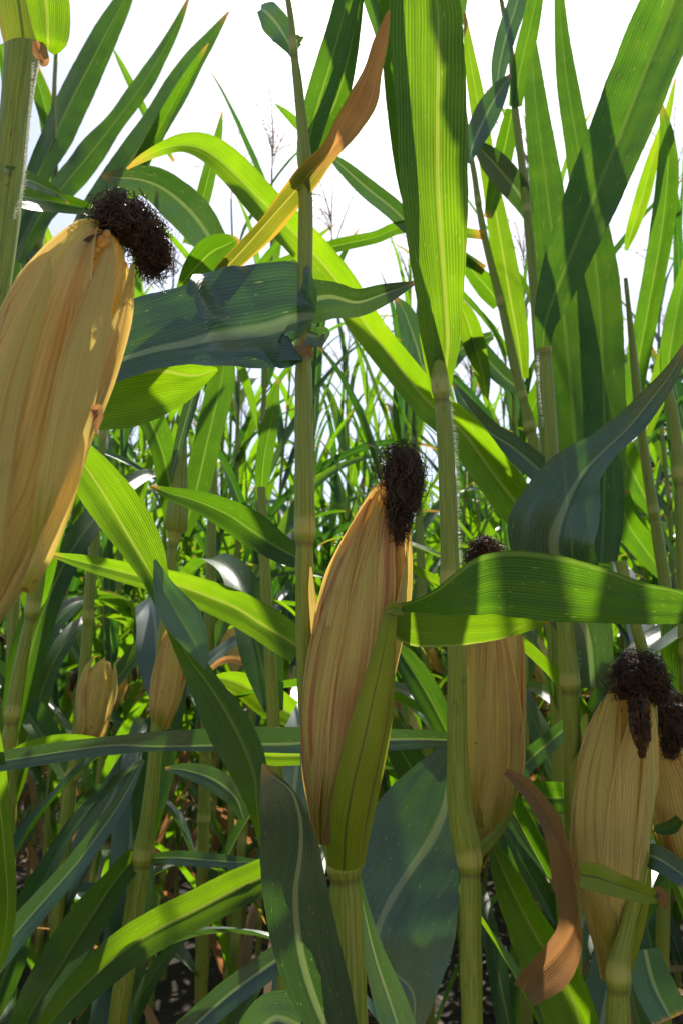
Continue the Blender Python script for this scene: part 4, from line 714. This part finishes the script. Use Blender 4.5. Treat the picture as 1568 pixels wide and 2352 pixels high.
# ------------------------------------------------------------ the field behind: prototypes, then copies
def make_proto(seed):
    rs = np.random.default_rng(100 + seed); root = bpy.data.objects.new('corn_plant', None); sc.collection.objects.link(root)
    h = rs.uniform(2.15, 2.6); n = 60; z = np.linspace(0, h, n); lx, ly = rs.uniform(-.07, .07, 2)
    C = np.stack([lx * (z / h) ** 2 * 2 + .006 * np.sin(z * 7 + seed), ly * (z / h) ** 2 * 2 + .006 * np.cos(z * 6 + seed), z], 1)
    r = np.interp(z / h, [0, .45, .8, 1], [.012, .010, .006, .003])
    nod = list(range(5, n - 2, 5)); V, F, U, T = stalk_geo(C, r, nod, 8)
    link('stalk', mesh_data('stalk', V, F, U, STALK, T), root)
    a0 = rs.uniform(0, 6.28); nl = 14; earh = None
    for i in range(nl):
        k = int(np.interp(i, [0, nl - 1], [4, n - 6])); f = i / (nl - 1)
        az = a0 + i * math.pi + rs.uniform(-.5, .5); L = .5 + .36 * math.sin(math.pi * min(1, f * .9 + .12)) + rs.uniform(-.06, .06)
        dead = i < 4 and rs.random() < .6
        V, F, U = free_leaf(C[k], az, L, rs.uniform(.036, .060) * (1 if f < .85 else .75), R(rs.uniform(58, 78)) + .12 * f, R(rs.uniform(45, 118)) * (1.25 - .75 * f) + (.6 if dead else 0), seed=seed * 20 + i, twist=.55)
        link('leaf', mesh_data('leaf', V, F, U, DRY if dead else (FIELD if rs.random() < .72 else FIELD2)), root)
        if abs(f - .42) < .05 and earh is None: earh = (k, az)
    k, az = earh; t = np.linspace(0, 1, 20); d = np.array([math.cos(az) * .36, math.sin(az) * .36, .93]); el = rs.uniform(.18, .22)
    Ax = C[k] + np.array([math.cos(az), math.sin(az), 0]) * .012 + d * (t * el)[:, None] + np.array([math.cos(az), math.sin(az), 0]) * (.02 * t)[:, None]
    rr = .027 * np.sin(np.clip(t * 2.75 + .28, 0, 3.05)) ** .75
    e = ear3(Ax, rr, np.zeros(3), root, [(40, 60, 0, .98, .001, 10), (-80, 60, 0, 1.03, .001, 5)], HUSK if seed % 2 else HUSK2, k=10, nlen=16, seed=seed, view=np.array([0, -5, 1.]))
    tip = Ax[-1]; up = np.array([[0, 0, -.01], [0, 0, .012], [d[0] * .06, d[1] * .06, .02], [d[0] * .13, d[1] * .13, -.005], [d[0] * .15, d[1] * .15, -.04]]) + tip
    Aq = spline(up[:, [2, 0, 1]], 14)[:, [1, 2, 0]]; gg = silk_geo(Aq, np.linspace(.013, .010, 14), 34, .0007, .003, seed, segs=9)
    V, F, U = tube(Aq, .011 * np.sin(np.linspace(.4, 3, 14)) ** .5, 7, caps=True); gg.add(V, F, U); link('silk', gg.mesh('silk', SILK), e)
    link('tassel', tassel_geo(C[-1], rs).mesh('tassel', TASSEL), root)
    return root
FIELD2 = leaf_mat('field_leaf_waxy', (0.045, 0.085, 0.060), (0.06, 0.22, 0.008), (0.22, 0.28, 0.13), (0.2, 0.3, 0.06), fine=False, rough=.32, tmix=.4, spec=.75, tip0=.88)
protos = [make_proto(i) for i in range(9)]
def copy_tree(o, parent=None):
    c = o.copy(); sc.collection.objects.link(c); c.parent = parent
    for ch in o.children: copy_tree(ch, c)
    return c
near_pos = []
def put(i, x, y, rz, s, label, group):
    o = protos[i] if not protos[i].get('used') else copy_tree(protos[i]); o['used'] = 1
    o.location = (x, y, 0); o.rotation_euler = (random.uniform(-.05, .05), random.uniform(-.05, .05), rz); o.scale = (s, s, s)
    tag(o, label, 'corn plant', group)
count = 0; rows = []
y = 2.0
while y < 9.0 and count < 290:
    half = y * .50 + .5
    x = -half + rng.uniform(0, .2)
    while x < half and count < 290:
        yy = y + rng.uniform(-.10, .10)
        rows.append((x, yy)); count += 1
        x += rng.uniform(.14, .26) * (1.9 if y < 2.2 else 1.25 if y < 3 else 1.0)
    y += 0.5
ORD = 'first second third fourth fifth sixth seventh eighth ninth tenth eleventh twelfth thirteenth fourteenth fifteenth sixteenth seventeenth eighteenth nineteenth twentieth twenty-first twenty-second twenty-third twenty-fourth'.split()
def row_of(yy): return int(round((yy - 2.0) / .5))
for q, (x, yy) in enumerate(rows):
    if yy < 3.25:
        seen = sorted(a for a, b in rows if row_of(b) == row_of(yy)); n_ = seen.index(x)
        lab = ORD[min(n_, 23)] + ' corn plant from the left in the ' + ('nearest row', 'second nearest row', 'third nearest row')[min(row_of(yy), 2)] + ' behind the ears'
    else: lab = 'thin corn plant deep in the rows of the field'
    put(int(rng.integers(0, 9)), x, yy, rng.uniform(0, 6.28), rng.uniform(.86, 1.04) , lab, 'corn in the first rows' if yy < 3.25 else 'corn deep in the field')
for pr in protos:
    if 'used' in pr: pass
for o in sc.objects:
    if 'used' in o: del o['used']
LASTY = rows[-1][1]
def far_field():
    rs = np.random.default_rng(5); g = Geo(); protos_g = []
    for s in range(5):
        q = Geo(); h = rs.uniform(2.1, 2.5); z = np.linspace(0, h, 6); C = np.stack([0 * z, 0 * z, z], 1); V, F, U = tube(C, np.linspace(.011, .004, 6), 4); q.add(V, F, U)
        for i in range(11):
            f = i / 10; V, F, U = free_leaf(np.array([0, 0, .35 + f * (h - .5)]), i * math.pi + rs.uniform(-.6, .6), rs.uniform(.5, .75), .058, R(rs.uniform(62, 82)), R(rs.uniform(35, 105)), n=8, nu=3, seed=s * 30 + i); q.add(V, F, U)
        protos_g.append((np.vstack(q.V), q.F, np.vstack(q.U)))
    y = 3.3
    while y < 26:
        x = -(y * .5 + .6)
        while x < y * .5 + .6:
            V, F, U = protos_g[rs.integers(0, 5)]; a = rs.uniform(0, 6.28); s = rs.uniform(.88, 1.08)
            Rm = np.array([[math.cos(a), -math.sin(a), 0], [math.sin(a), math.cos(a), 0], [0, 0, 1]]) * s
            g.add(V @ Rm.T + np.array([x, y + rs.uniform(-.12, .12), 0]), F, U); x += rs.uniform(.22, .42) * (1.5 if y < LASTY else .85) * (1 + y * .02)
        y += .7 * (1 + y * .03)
    for k in range(90):                                # unseen corn behind the camera, added to block low sky light
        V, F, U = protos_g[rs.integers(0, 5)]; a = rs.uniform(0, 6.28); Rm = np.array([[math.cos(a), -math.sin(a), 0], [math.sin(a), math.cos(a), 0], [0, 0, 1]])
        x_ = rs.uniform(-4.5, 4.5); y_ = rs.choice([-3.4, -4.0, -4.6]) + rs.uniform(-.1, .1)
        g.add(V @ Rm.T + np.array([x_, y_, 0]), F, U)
    for k in range(36):  # more unseen plants added at both sides to cut the low sky
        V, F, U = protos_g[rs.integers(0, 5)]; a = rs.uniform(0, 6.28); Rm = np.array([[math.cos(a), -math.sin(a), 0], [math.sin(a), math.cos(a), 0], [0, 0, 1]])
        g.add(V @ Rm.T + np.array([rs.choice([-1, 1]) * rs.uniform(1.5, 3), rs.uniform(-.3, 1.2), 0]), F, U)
    o = link('corn_field', g.mesh('corn_field', FIELD)); tag(o, 'dense mass of corn filling the far field, plus unseen corn added behind the camera', 'corn field', kind='stuff')
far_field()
